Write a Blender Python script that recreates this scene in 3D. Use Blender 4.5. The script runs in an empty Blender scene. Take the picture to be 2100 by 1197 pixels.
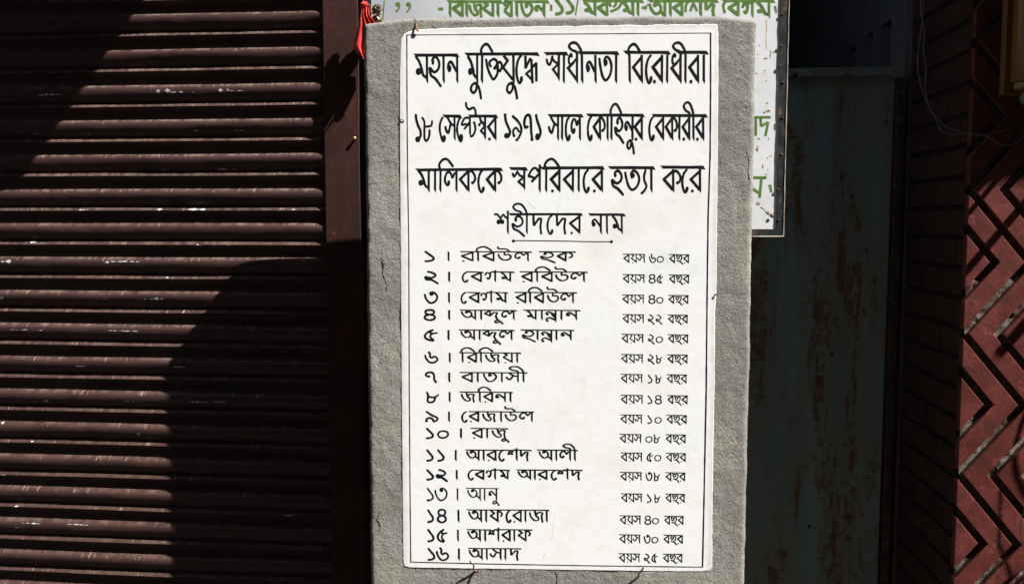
import bpy, bmesh, math, random
from mathutils import Vector, Matrix, noise
R = math.radians
random.seed(7)
scene = bpy.context.scene
col = scene.collection

# ------------------------------------------------------------------ camera
F = 1850.0
YAW, PIT, CH = R(5.47), R(4.5), 1.5
cd = bpy.data.cameras.new('camera'); cam = bpy.data.objects.new('camera', cd); col.objects.link(cam)
cd.sensor_width = 36.0; cd.lens = 36.0*F/2100.0; cd.clip_start = 0.05; cd.clip_end = 300
cam.location = (0, 0, CH); cam.rotation_euler = (R(90)-PIT, 0, YAW)
scene.camera = cam

# ------------------------------------------------------------------ sky and sun
SUNV = Vector((-.56, .27, -.72)).normalized()       # the way the light travels
EL = math.asin(-SUNV.z); AZ = math.atan2(-SUNV.x, -SUNV.y)
w = bpy.data.worlds.new('World'); scene.world = w; w.use_nodes = True
nt = w.node_tree; bg = nt.nodes['Background']
sky = nt.nodes.new('ShaderNodeTexSky'); sky.sky_type = 'NISHITA'; sky.sun_disc = False
sky.sun_elevation = EL; sky.sun_rotation = AZ
nt.links.new(sky.outputs[0], bg.inputs[0]); bg.inputs[1].default_value = 0.05
sd = bpy.data.lights.new('sun', 'SUN'); sd.energy = 5.0; sd.angle = R(.5); sd.color = (1, .972, .94)
sun = bpy.data.objects.new('sun', sd); col.objects.link(sun)
sun.rotation_euler = SUNV.to_track_quat('-Z', 'Y').to_euler()
vs = scene.view_settings
vs.view_transform = 'Standard'; vs.look = 'None'; vs.gamma = 1; vs.use_curve_mapping = False
vs.exposure = 1.06
scene.render.engine = 'CYCLES'
scene.cycles.max_bounces = 5

# ------------------------------------------------------------------ measuring (photo pixels 2100 x 1197 onto real planes)
fw = Vector((-math.sin(YAW)*math.cos(PIT), math.cos(YAW)*math.cos(PIT), -math.sin(PIT)))
rt = Vector((math.cos(YAW), math.sin(YAW), 0)); up = rt.cross(fw)
O = Vector((0, 0, CH))
def ray(px, py): return fw + rt*((px-1050)/F) - up*((py-598.5)/F)
def onY(px, py, Y):
    d = ray(px, py); return O + d*(Y/d.y)
def onP(px, py, P, n):
    d = ray(px, py); return O + d*((P-O).dot(n)/d.dot(n))

# ------------------------------------------------------------------ object helpers
def tag(o, label=None, cat=None, group=None, kind=None):
    if label: o['label'] = label
    if cat: o['category'] = cat
    if group: o['group'] = group
    if kind: o['kind'] = kind
    return o
def thing(name, label, cat, loc, group=None):
    o = bpy.data.objects.new(name, None); col.objects.link(o); o.location = loc
    o.empty_display_size = .05
    return tag(o, label, cat, group)
def worldloc(o):
    v = Vector(o.location)
    return v
def mesh(name, verts, faces, mat, parent=None, origin=None, smooth=False):
    me = bpy.data.meshes.new(name)
    if origin is not None: verts = [Vector(v)-Vector(origin) for v in verts]
    me.from_pydata([tuple(v) for v in verts], [], faces); me.update()
    me.materials.append(mat)
    if smooth:
        me.polygons.foreach_set('use_smooth', [True]*len(me.polygons))
    o = bpy.data.objects.new(name, me); col.objects.link(o)
    if origin is not None: o.location = origin
    if parent is not None: attach(o, parent)
    return o
def wl(o):
    # world position of the chain (no rotations are used on parents)
    return o['_w'] if '_w' in o else o.location
def attach(o, parent):
    # parents are never rotated: keep the child where it was built
    base = Vector((0, 0, 0)); p = parent
    while p is not None:
        base += Vector(p.location) + p.matrix_parent_inverse.translation
        p = p.parent
    o.parent = parent; o.matrix_parent_inverse = Matrix.Translation(-base)
class MB:
    def __init__(s): s.v = []; s.f = []
    def add(s, vs, fs):
        b = len(s.v); s.v += [Vector(v) for v in vs]; s.f += [tuple(b+i for i in f) for f in fs]
    def box(s, x0, x1, y0, y1, z0, z1):
        s.add([(x0,y0,z0),(x1,y0,z0),(x1,y1,z0),(x0,y1,z0),(x0,y0,z1),(x1,y0,z1),(x1,y1,z1),(x0,y1,z1)],
              [(0,3,2,1),(4,5,6,7),(0,1,5,4),(1,2,6,5),(2,3,7,6),(3,0,4,7)])
    def cbox(s, x0, x1, y0, y1, z0, z1, c):
        # box with chamfered edges
        vs = []; X=(x0,x1); Y=(y0,y1); Z=(z0,z1)
        bm = bmesh.new(); bmesh.ops.create_cube(bm, size=1)
        for v in bm.verts:
            v.co = Vector((X[v.co.x>0], Y[v.co.y>0], Z[v.co.z>0]))
        bmesh.ops.bevel(bm, geom=bm.edges[:]+bm.verts[:], offset=c, segments=1, affect='EDGES')
        bm.verts.index_update()
        s.add([v.co.copy() for v in bm.verts], [[v.index for v in f.verts] for f in bm.faces]); bm.free()
    def tube(s, pts, r, n=8, closed=False, caps=True):
        pts = [Vector(p) for p in pts]; m = len(pts)
        rr = r if isinstance(r, (list, tuple)) else [r]*m
        vs = []
        for i, p in enumerate(pts):
            a = pts[max(i-1,0)]; b = pts[min(i+1,m-1)]
            if closed: a = pts[(i-1)%m]; b = pts[(i+1)%m]
            t = (b-a).normalized()
            u = t.cross(Vector((.13,.91,.4)).normalized()).normalized(); v_ = t.cross(u)
            for k in range(n):
                an = 2*math.pi*k/n; vs.append(p + (u*math.cos(an)+v_*math.sin(an))*rr[i])
        fs = []
        for i in range(m if closed else m-1):
            j = (i+1)%m
            for k in range(n): fs.append((i*n+k, i*n+(k+1)%n, j*n+(k+1)%n, j*n+k))
        if caps and not closed:
            fs.append(tuple(range(n))[::-1]); fs.append(tuple((m-1)*n+k for k in range(n)))
        s.add(vs, fs)
    def lathe(s, c, axis, prof, n=16):
        # prof: list of (distance along axis, radius)
        c = Vector(c); t = Vector(axis).normalized()
        u = t.orthogonal().normalized(); v_ = t.cross(u); vs = []; fs = []
        for (h, r) in prof:
            for k in range(n):
                a = 2*math.pi*k/n; vs.append(c + t*h + (u*math.cos(a)+v_*math.sin(a))*r)
        for i in range(len(prof)-1):
            for k in range(n): fs.append((i*n+k, i*n+(k+1)%n, (i+1)*n+(k+1)%n, (i+1)*n+k))
        fs.append(tuple(range(n))[::-1]); fs.append(tuple((len(prof)-1)*n+k for k in range(n)))
        s.add(vs, fs)
    def build(s, name, mat, parent=None, origin=None, smooth=False):
        return mesh(name, s.v, s.f, mat, parent, origin, smooth)
def spline(pts, n=6, closed=False):
    out = []; m = len(pts)
    rng = range(m if closed else m-1)
    for i in rng:
        if closed: p0,p1,p2,p3 = pts[(i-1)%m],pts[i],pts[(i+1)%m],pts[(i+2)%m]
        else: p0,p1,p2,p3 = pts[max(i-1,0)],pts[i],pts[i+1],pts[min(i+2,m-1)]
        for k in range(n):
            t = k/n
            out.append(tuple(.5*((2*b)+(-a+c)*t+(2*a-5*b+4*c-d)*t*t+(-a+3*b-3*c+d)*t**3) for a,b,c,d in zip(p0,p1,p2,p3)))
    if not closed: out.append(tuple(pts[-1]))
    return out

# ------------------------------------------------------------------ materials
class M:
    """small node builder"""
    def __init__(s, name, rough=.7, spec=.3, metal=0):
        s.m = bpy.data.materials.new(name); s.m.use_nodes = True
        s.t = s.m.node_tree; s.b = s.t.nodes['Principled BSDF']
        s.b.inputs['Roughness'].default_value = rough
        s.b.inputs['Specular IOR Level'].default_value = spec
        s.b.inputs['Metallic'].default_value = metal
        g = s.t.nodes.new('ShaderNodeNewGeometry'); s.pos = g.outputs['Position']
        s.nrm = None
    def scaled(s, sc):
        n = s.t.nodes.new('ShaderNodeMapping'); n.inputs['Scale'].default_value = sc
        s.t.links.new(s.pos, n.inputs[0]); return n.outputs[0]
    def noise(s, scale, detail=4, rough=.6, sc=None, dist=0):
        n = s.t.nodes.new('ShaderNodeTexNoise'); n.inputs['Scale'].default_value = scale
        n.inputs['Detail'].default_value = detail; n.inputs['Roughness'].default_value = rough
        n.inputs['Distortion'].default_value = dist
        s.t.links.new(s.scaled(sc) if sc else s.pos, n.inputs['Vector']); return n.outputs[0]
    def ramp(s, f, stops):
        n = s.t.nodes.new('ShaderNodeValToRGB'); s.t.links.new(f, n.inputs[0])
        e = n.color_ramp.elements
        while len(e) < len(stops): e.new(.5)
        for el, (p, c) in zip(e, stops):
            el.position = p; el.color = (c,c,c,1) if not isinstance(c, tuple) else (*c, 1)
        return n.outputs[0]
    def mix(s, f, a, b):
        n = s.t.nodes.new('ShaderNodeMix'); n.data_type = 'RGBA'
        for sock, v in ((n.inputs[0], f), (n.inputs[6], a), (n.inputs[7], b)):
            if isinstance(v, (int, float)): sock.default_value = v
            elif isinstance(v, tuple): sock.default_value = (*v, 1)
            else: s.t.links.new(v, sock)
        return n.outputs[2]
    def math(s, op, a, b=0.0, clamp=False):
        n = s.t.nodes.new('ShaderNodeMath'); n.operation = op; n.use_clamp = clamp
        for sock, v in ((n.inputs[0], a), (n.inputs[1], b)):
            if isinstance(v, (int, float)): sock.default_value = v
            else: s.t.links.new(v, sock)
        return n.outputs[0]
    def xyz(s):
        n = s.t.nodes.new('ShaderNodeSeparateXYZ'); s.t.links.new(s.pos, n.inputs[0]); return n.outputs
    def bump(s, h, dist, strength=1.0):
        n = s.t.nodes.new('ShaderNodeBump'); n.inputs['Distance'].default_value = dist
        n.inputs['Strength'].default_value = strength
        s.t.links.new(h, n.inputs['Height'])
        if s.nrm is not None: s.t.links.new(s.nrm, n.inputs['Normal'])
        s.nrm = n.outputs[0]; s.t.links.new(s.nrm, s.b.inputs['Normal'])
        return s
    def base(s, c):
        if isinstance(c, tuple): s.b.inputs['Base Color'].default_value = (*c, 1)
        else: s.t.links.new(c, s.b.inputs['Base Color'])
        return s
    def roughness(s, r): s.t.links.new(r, s.b.inputs['Roughness']); return s

# sand cement of the pillar
a = M('sand_cement', .95, .15)
big = a.ramp(a.noise(5, 5, .65), [(.35, (.235,.224,.194)), (.52, (.285,.27,.232)), (.7, (.37,.348,.295))])
grain = a.noise(260, 3, .7)
c1 = a.mix(a.ramp(grain, [(.34, 1.0), (.47, 0.0)]), big, (.12,.118,.11))
c1 = a.mix(a.ramp(a.noise(420, 2, .6), [(.6, 0.0), (.72, .7)]), c1, (.47,.46,.43))
c1 = a.mix(a.ramp(a.noise(14, 6, .75, (1,1,.35)), [(.62, 0.0), (.70, .4)]), c1, (.42,.40,.36))
c1 = a.mix(a.ramp(a.noise(2.6, 6, .75, (1,1,.6)), [(.44, 0.0), (.60, .45)]), c1, (.20,.19,.165))
c1 = a.mix(a.ramp(a.noise(7, 6, .8, (1,1,.22)), [(.60, 0.0), (.68, .55)]), c1, (.52,.485,.405))
a.base(c1); a.bump(a.noise(230, 4, .75), .0027, .9); a.bump(a.noise(34, 3, .6), .004, .35); a.bump(a.noise(22, 5, .7, (1,1,.12)), .003, .35)
CEMENT = a.m
# whitewashed marble slab
a = M('painted_marble', .5, .3)
blot = a.ramp(a.noise(7, 5, .6), [(.38, (.84,.845,.84)), (.55, (.85,.845,.825)), (.70, (.81,.785,.73))])
blot = a.mix(a.ramp(a.noise(15, 6, .7), [(.55, 0.0), (.70, .38)]), blot, (.74,.66,.55))
blot = a.mix(a.ramp(a.noise(11, 5, .7), [(.60, 0.0), (.72, .30)]), blot, (.58,.59,.62))
blot = a.mix(a.ramp(a.noise(170, 2, .5), [(.765, 0.0), (.80, .5)]), blot, (.35,.34,.32))
X, Y_, Z = a.xyz()
# dirt towards the rim of the slab, outside the painted border
zed = a.math('ABSOLUTE', a.math('SUBTRACT', Z, 1.335))
xed = a.math('ABSOLUTE', a.math('SUBTRACT', X, -.078))
ed = a.math('MAXIMUM', a.math('SUBTRACT', xed, .291), a.math('SUBTRACT', zed, .521))
edn = a.math('ADD', a.math('MULTIPLY', ed, 45.0), a.math('SUBTRACT', a.noise(30, 5, .7), .5), True)
blot = a.mix(a.ramp(edn, [(.0, 0.0), (.9, .85)]), blot, (.55,.53,.475))
a.base(blot); a.bump(a.noise(60, 3), .0006, .5)
MARBLE = a.m
def paint(name, c1, c2, rough=.5, spec=.35, sc=80):
    a = M(name, rough, spec)
    a.base(a.mix(a.ramp(a.noise(sc, 4, .7), [(.35, 0.0), (.65, 1.0)]), c1, c2)); return a.m
INK = paint('black_enamel', (.003,.003,.004), (.010,.010,.012), .7, .12)
GREEN = paint('green_enamel', (.06,.15,.03), (.14,.24,.05), .5, .3, 140)
# sign sheet
a = M('sign_enamel', .45, .35)
c = a.ramp(a.noise(6, 4, .6), [(.35, (.68,.70,.72)), (.65, (.78,.79,.80))])
c = a.mix(a.ramp(a.noise(38, 5, .75), [(.655, 0.0), (.70, 1.0)]), c, (.22,.11,.045))
c = a.mix(a.ramp(a.noise(16, 6, .8, (1,1,.5)), [(.60, 0.0), (.74, .6)]), c, (.46,.36,.20))
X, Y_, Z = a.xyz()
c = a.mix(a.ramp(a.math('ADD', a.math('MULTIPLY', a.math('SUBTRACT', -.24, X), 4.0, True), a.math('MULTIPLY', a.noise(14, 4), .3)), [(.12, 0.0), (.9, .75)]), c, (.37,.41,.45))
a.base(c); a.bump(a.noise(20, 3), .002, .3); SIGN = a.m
# shutter paint: dark maroon with pale dust caught on the upper edges
a = M('maroon_shutter_paint', .55, .35)
c = a.ramp(a.noise(30, 5, .7, (.3,1,1)), [(.3, (.033,.015,.013)), (.7, (.062,.029,.026))])
geo = a.t.nodes.new('ShaderNodeNewGeometry'); sp = a.t.nodes.new('ShaderNodeSeparateXYZ')
a.t.links.new(geo.outputs['Normal'], sp.inputs[0])
upw = a.ramp(sp.outputs[2], [(.45, 0.0), (.95, 1.0)])
dn = a.ramp(a.noise(48, 6, .8, (1,.3,.3)), [(.45, .02), (.70, .85)])
X, Y_, Z = a.xyz()
hi = a.ramp(a.math('MULTIPLY', a.math('SUBTRACT', Z, .9), 1.0), [(.0, .35), (1.0, 1.0)])
dust = a.math('MULTIPLY', a.math('MULTIPLY', upw, dn), hi)
c = a.mix(dust, c, (.31,.245,.19))
drip = a.math('MULTIPLY', a.ramp(a.noise(120, 4, .7, (1,.1,.14)), [(.60, 0.0), (.68, .75)]), a.ramp(sp.outputs[2], [(.1, 0.0), (.6, 1.0)]))
c = a.mix(drip, c, (.33,.25,.18))
a.base(c); a.bump(a.noise(260, 3, .7), .0005, .5); a.bump(a.noise(25, 3, .6, (.4,1,1)), .0016, .5)
SHUT = a.m
SMEAR = paint('dried_white_paint', (.30,.31,.30), (.62,.64,.62), .7, .2, 220)
a = M('red_oxide_post', .7, .25)
c = a.ramp(a.noise(14, 5, .7, (1,1,.5)), [(.3, (.026,.009,.006)), (.52, (.042,.014,.010)), (.72, (.070,.025,.017))])
c = a.mix(a.ramp(a.noise(60, 5, .8), [(.62, 0.0), (.70, .8)]), c, (.22,.06,.028))
a.base(c); a.bump(a.noise(150, 4, .7), .0012, .6); JAMB = a.m
a = M('red_floor_paint', .42, .45)
c = a.ramp(a.noise(9, 6, .7), [(.3, (.060,.014,.011)), (.50, (.115,.027,.021)), (.70, (.18,.046,.038))])
c = a.mix(a.ramp(a.noise(26, 6, .75), [(.56, 0.0), (.64, .6)]), c, (.26,.085,.07))
c = a.mix(a.ramp(a.noise(17, 5, .7, (1,1,1.8)), [(.55, 0.0), (.66, .7)]), c, (.055,.024,.021))
c = a.mix(a.ramp(a.noise(75, 5, .8), [(.66, 0.0), (.71, .8)]), c, (.42,.26,.21))
a.base(c); a.bump(a.noise(120, 4, .7), .0012, .6); a.bump(a.noise(18, 3), .003, .35); TILE = a.m
a = M('rough_mortar', .95, .1)
c = a.ramp(a.noise(60, 5, .8), [(.35, (.07,.055,.045)), (.58, (.20,.175,.14)), (.75, (.42,.38,.31))])
c = a.mix(a.ramp(a.noise(12, 3), [(.50, 0.0), (.58, .85)]), c, (.085,.035,.028))
a.base(c); a.bump(a.noise(170, 4, .8), .004, 1.0); MORTAR = a.m
a = M('dark_painted_brick', .8, .2)
c = a.ramp(a.noise(12, 5, .7), [(.3, (.030,.014,.012)), (.7, (.058,.024,.020))])
a.base(c); a.bump(a.noise(140, 4, .7), .0015, .7); BRICK = a.m
a = M('dark_joint', .95, .1); a.base(a.ramp(a.noise(50, 4), [(.3, (.015,.012,.011)), (.7, (.03,.025,.022))])); JOINT = a.m
# teal gate sheet with rust running down
a = M('rusty_teal_sheet', .7, .3)
X, Y_, Z = a.xyz()
c = a.ramp(a.noise(5, 4, .6, (1,1,.3)), [(.35, (.19,.31,.30)), (.65, (.25,.39,.37))])
c = a.mix(a.ramp(a.noise(3.2, 3, .5, (2.4,1,.12)), [(.46, 0.0), (.56, .75)]), c, (.20,.27,.245))
rn = a.noise(9, 7, .72, (2.2,1,.38), .6); fine = a.noise(46, 6, .8)
rs = a.math('ADD', rn, a.math('MULTIPLY', a.math('SUBTRACT', fine, .5), .55))
c = a.mix(a.ramp(rs, [(.37, 0.0), (.50, .45), (.66, .8)]), c, (.26,.19,.125))
c = a.mix(a.ramp(rs, [(.55, 0.0), (.64, 1.0)]), c, (.17,.085,.045))
a.base(c); a.bump(fine, .0012, .5); a.roughness(a.ramp(rs, [(.45, .5), (.6, .95)])); GATE = a.m
a = M('rusted_steel', .85, .25)
c = a.ramp(a.noise(40, 6, .8), [(.35, (.03,.018,.012)), (.55, (.085,.04,.022)), (.7, (.13,.16,.16))])
a.base(c); a.bump(a.noise(120, 4, .8), .0015, .7); RUST = a.m
a = M('black_angle_iron', .5, .4)
c = a.ramp(a.noise(30, 5, .7), [(.4, (.010,.011,.013)), (.56, (.026,.027,.030)), (.64, (.12,.065,.035)), (.74, (.30,.22,.15))])
a.base(c); a.bump(a.noise(120, 4, .7), .001, .5); IRON = a.m
a = M('bare_edge_steel', .5, .4); a.base(a.ramp(a.noise(60, 5, .8, (1,1,.3)), [(.35, (.10,.07,.045)), (.6, (.55,.50,.40))])); EDGE = a.m
a = M('post_paint', .8, .2); a.base(a.ramp(a.noise(20, 4), [(.3, (.05,.05,.045)), (.7, (.10,.095,.085))])); POST = a.m
a = M('red_cotton', .85, .1)
a.base(a.ramp(a.noise(60, 4), [(.3, (.55,.03,.025)), (.7, (.78,.07,.05))])); a.bump(a.noise(700, 2), .0004, .5)
a.b.inputs['Sheen Weight'].default_value = .15; CLOTH = a.m
a = M('aged_bronze', .35, .5, .8); a.base(a.ramp(a.noise(90, 4), [(.35, (.03,.025,.02)), (.7, (.22,.17,.10))])); BRONZE = a.m
a = M('brass_nail', .3, .5, .6); a.base((.42,.27,.13)); BRASS = a.m
a = M('rusty_wire', .7, .3, .3); a.base(a.ramp(a.noise(150, 3), [(.4, (.10,.05,.03)), (.65, (.42,.24,.14))])); WIRE = a.m
a = M('grey_cable_sheath', .35, .5); a.base((.13,.15,.15)); CABLE = a.m
a = M('amber_plastic', .25, .5)
a.base(a.ramp(a.noise(12, 3, .5, (1,1,.3)), [(.35, (.13,.055,.009)), (.65, (.23,.105,.017))])); AMBER = a.m
a = M('orange_brown_board', .5, .4); a.base(a.ramp(a.noise(20, 4, .6, (3,1,.3)), [(.35, (.12,.045,.012)), (.65, (.19,.075,.018))])); BOARD = a.m
a = M('cream_cap', .5, .4); a.base((.24,.18,.08)); CAP = a.m
a = M('grey_knob_plastic', .4, .4); a.base((.12,.13,.13)); KNOB = a.m
a = M('dark_plaster', .9, .1); a.base(a.ramp(a.noise(3, 5), [(.3, (.22,.24,.28)), (.7, (.30,.33,.38))])); a.bump(a.noise(60, 4), .002, .5); PLASTER = a.m
a = M('worn_asphalt', .95, .1); a.base(a.ramp(a.noise(8, 6, .7), [(.3, (.028,.027,.026)), (.7, (.05,.048,.046))])); a.bump(a.noise(90, 4), .004, .6); GROUND = a.m
a = M('corrugated_tin', .6, .4); a.base(a.ramp(a.noise(9, 5), [(.4, (.12,.11,.10)), (.65, (.10,.05,.03))])); TIN = a.m
a = M('leaf_green', .6, .3); a.base((.05,.10,.03)); LEAF = a.m
a = M('faded_house_plaster', .9, .1); a.base(a.ramp(a.noise(.9, 5), [(.3, (.07,.062,.055)), (.7, (.12,.105,.09))])); HOUSE = a.m
a = M('dark_glass', .15, .5); a.base((.02,.025,.03)); GLASS = a.m

# ------------------------------------------------------------------ the setting
def struct(name, verts, faces, mat): return tag(mesh(name, verts, faces, mat), kind='structure')
struct('ground', [(-60,-60,0),(60,-60,0),(60,60,0),(-60,60,0)], [(0,1,2,3)], GROUND)
b = MB(); b.box(-3, 3, 1.35, 2.5, .004, .12); tag(b.build('pavement', GROUND), kind='structure')

# shop building: wall over the shutter and passage, passage walls, ceiling
SH = thing('shop_building', 'dark plastered building above and behind the shutter and passage', 'building', (0, 2.2, 0))
b = MB(); b.box(-3, -.611, 2.06, 2.3, 2.35, 3.6); b.box(-.611, .778, 2.42, 2.6, 2.55, 3.6); b.build('front_wall', PLASTER, SH)
b = MB(); b.box(-.72, -.60, 2.12, 9, 0, 3.2); b.build('left_passage_wall', PLASTER, SH)
b = MB(); b.box(-.72, 1.2, 9, 9.1, 0, 3.2); b.build('end_wall', PLASTER, SH)
b = MB(); b.box(-3, 3, 2.3, 9.2, 3.2, 3.3); b.build('ceiling_slab', PLASTER, SH)
# right passage wall with three narrow openings
ops = [(3.12, 3.24, 2.16), (3.32, 3.42, 2.16), (3.54, 3.66, 2.15)]
b = MB(); y = 2.384
for (ya, yb, zt) in ops:
    b.box(.95, 1.1, y, ya, 0, 3.2); b.box(.95, 1.1, ya, yb, zt, 3.2); b.box(.95, 1.1, ya, yb, 0, 1.2); y = yb
b.box(.95, 1.1, y, 9, 0, 3.2); b.build('right_passage_wall', PLASTER, SH)
for (ya, yb, zt) in ops:
    b = MB(); b.box(1.08, 1.099, ya+.001, yb-.001, 1.201, zt-.001); b.build('window', GLASS, SH)
    b = MB(); b.box(.942, .953, yb+.012, yb+.028, 1.0, 2.6); b.build('downpipe', PLASTER, SH)

# canopies of tin along the shop front (above the frame; their shade falls on shutter and pillar)
def canopy(x0, x1, y0, y1, z, label, jag):
    t = thing('tin_canopy', label, 'canopy', ((x0+x1)/2, y1, z), 'tin canopies over the shop fronts')
    n = int((x1-x0)/.02); v = []; f = []
    for i in range(n+1):
        x = x0 + (x1-x0)*i/n; dz = .008*math.sin(i*1.2); yy = y0 + jag*noise.noise(Vector((x*5, 1.3, 2)))
        v += [(x, yy, z+dz), (x, y1, z+dz+.0), (x, y1, z+dz+.004), (x, yy, z+dz+.004)]
    for i in range(n):
        a_, b_ = i*4, i*4+4
        for k in range(4): f.append((a_+k, a_+(k+1)%4, b_+(k+1)%4, b_+k))
    f += [(0,3,2,1), (n*4, n*4+1, n*4+2, n*4+3)]
    mesh('sheet', v, f, TIN, t)
    b = MB(); b.box(x0+.02, x1-.02, y1-.06, y1-.02, z+.016, z+.05); b.build('batten', RUST, t); return t
canopy(-3.0, -.55, 1.60, 2.058, 2.6, 'corrugated tin canopy over the rolling shutter on the left', .03)
cr = canopy(1.285, 3.2, 1.60, 2.40, 2.6, 'corrugated tin canopy over the red chevron pillar on the right', .05)

for (x, z, r_) in ((1.12, 1.95, .006), (1.20, 1.93, .009), (1.31, 1.80, .012)):  # unseen rods, added only to cast slanting shade stripes on the chevrons
    b = MB(); b.tube([(x, 2.0, z), (x, 1.78, z+.005)], r_, 8); b.build('shade_rod', RUST, cr)

# houses across the street, behind the camera; height and dark tone shaped to cut sky light
for (x0, x1, h, lab) in ((-14, -1.5, 10.5, 'faded plaster house across the street, the wider one'), (-1.2, 13, 9.5, 'faded plaster house across the street, the narrower one')):
    t = thing('plaster_house', lab, 'house', ((x0+x1)/2, -4.2, 0), 'houses across the street')
    b = MB(); b.box(x0, x1, -12, -4.2, 0, h); b.build('wall', HOUSE, t)
    for k in range(3):
        for zz in (1.2, 4.2):
            xx = x0+1+(x1-x0-2)*k/2
            b = MB(); b.box(xx-.5, xx+.5, -4.199, -4.15, zz, zz+1.4); b.build('window', GLASS, t)

for (x0, x1, h, lab) in ((-9, -4.6, 9, 'unseen dark plaster side house added to block sky on the left'), (5.2, 9, 5.6, 'unseen dark plaster side house added to block sky on the right')):  # unseen side houses, added to hide sky and deepen the shade
    t = thing('sky_block_house', lab, 'house', ((x0+x1)/2, -1.5, 0), 'added side houses that block sky')
    b = MB(); b.box(x0, x1, -4.1, 1.3, 0, h); b.build('wall', HOUSE, t)
    b = MB(); xw = x1 if x0 < 0 else x0; b.box(xw-.02, xw+.02, -2, -.8, 1.2, 2.5); b.build('window', GLASS, t)

# ------------------------------------------------------------------ rolling shutter
PER, ZT, YB = .07856, 1.9665, 2.003
RS = thing('rolling_shutter', 'closed dark maroon rolling shutter with half round ribs, lit in a slanting patch', 'shutter', (-1.4, YB, .12))
def prof(s):
    # protrusion for s in 0..1 down one lath
    t = s/.5
    if t < .30: return -.001 + .0150*math.sqrt(max(0, 1-((.30-t)/.30)**2))
    if t < 1: return -.001 + .0150*(math.cos(math.pi/2*((t-.30)/.70))**.8)
    if s < .535: return -.001
    if s < .64: return .0015 + .0092*((s-.535)/.105)**.85
    if s < .655: return .0107 - .0117*(s-.64)/.015
    return -.001 - .004*math.sin(math.pi*(s-.655)/.345)
SV = [0,.006,.018,.04,.075,.12,.17,.23,.29,.35,.41,.45,.48,.5,.52,.536,.541,.553,.575,.60,.625,.64,.65,.657,.70,.80,.92]
NX = 150; X0, X1 = -2.25, -.585
def dent(x, z, i):
    return .0021*noise.noise(Vector((x*5, z*25, i*3.1))) + .0022*max(0, noise.noise(Vector((x*11, i*5.3, 8)))-.25) + .0007*noise.noise(Vector((x*35, z*60, i)))
def slatsurf(x, s, i):
    z = ZT - (i+s)*PER
    z += .0012*noise.noise(Vector((x*2.5, i*1.7, 4)))
    return Vector((x, YB - prof(s) - dent(x, z, i)*(1 if prof(s) > 0 else .4), z))
slats = {}
for i in range(-5, 24):
    v = []; f = []
    ss = SV + [.999]
    for s in ss:
        for k in range(NX+1): v.append(slatsurf(X0+(X1-X0)*k/NX, s, i))
    m = NX+1
    for r_ in range(len(ss)-1):
        for k in range(NX): f.append((r_*m+k, r_*m+k+1, (r_+1)*m+k+1, (r_+1)*m+k))
    # thin back so that the lath is a solid strip
    nb = len(v)
    v += [Vector((X0, YB+.012, ZT-i*PER)), Vector((X1, YB+.012, ZT-i*PER)), Vector((X1, YB+.012, ZT-(i+.999)*PER)), Vector((X0, YB+.012, ZT-(i+.999)*PER))]
    f.append((nb, nb+3, nb+2, nb+1))
    slats[i] = mesh('slat', v, f, SHUT, RS, smooth=True)
b = MB(); b.box(-2.6, -.585, 2.016, 2.05, .12, 2.36); b.build('backing_sheet', JOINT, RS)

# dried paint smears on the ribs: (x px from, to, y px, thickness px)
SM = [(309,352,187,7),(350,399,189,6),(448,470,184,6),(462,500,186,3),(77,127,194,6),(70,90,275,3),(175,186,274,3),(392,410,268,4),(478,506,267,3),
      (330,340,347,3),(440,487,347,2.5),(160,180,430,3),(318,332,429,4),(375,420,429,3.5),(572,612,429,3.5),(58,70,496,6),(335,480,503,3),(355,372,503,4),
      (0,27,536,6),(211,224,537,5),(226,287,536,3),(361,370,536,4),(338,344,569,6),(0,12,611,4),(307,340,612,6),(295,304,613,3),(175,222,612,3),
      (18,88,677,4),(222,285,678,4),(155,175,750,3),(355,381,752,4),(68,98,823,9),(253,295,822,9),(386,430,824,6),(436,465,824,5),(281,287,890,19),
      (0,10,974,4),(176,196,981,3),(20,36,1039,4),(222,232,1047,4),(562,600,1057,4),(636,660,1061,2),(46,82,1072,3),(30,46,1081,3),(134,182,1075,2),
      (386,464,1123,3),(496,520,1124,3.5),(602,656,1128,3),(20,60,1109,2),(82,110,1110,2),(223,250,1115,3),(60,66,905,5),(0,6,868,8),(0,12,893,4)]
for (xa, xb, py, th) in SM:
    A = onY((xa+xb)/2, py, 1.99); q = (ZT - A.z)/PER; i = math.floor(q)
    if i not in slats: continue
    A0 = onY(xa, py, 1.99).x; B0 = onY(xb, py, 1.99).x; hs = th/2*.00107/PER
    n = max(8, int((xb-xa)/1.5)); v = []; f = []; mrow = 4
    ph = random.random()*50
    for k in range(n+1):
        t = k/n; x = A0+(B0-A0)*t
        env = (max(0, 1-(2*t-1)**4))**.5 * max(0, .35+1.7*noise.noise(Vector((x*95, ph, 0)))+.5*noise.noise(Vector((x*300, ph, 5))))
        mid = hs*.6*noise.noise(Vector((x*40, ph, 9)))
        for r_ in range(mrow):
            s = (q-i) + mid + (r_/(mrow-1)-.5)*2*hs*env
            s = min(max(s, .001), .995)
            p = slatsurf(x, s, i)
            p.y -= .0006
            v.append(p)
    for k in range(n):
        for r_ in range(mrow-1):
            f.append((k*mrow+r_, (k+1)*mrow+r_, (k+1)*mrow+r_+1, k*mrow+r_+1))
    mesh('paint_smear', v, f, SMEAR, slats[i])

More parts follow.
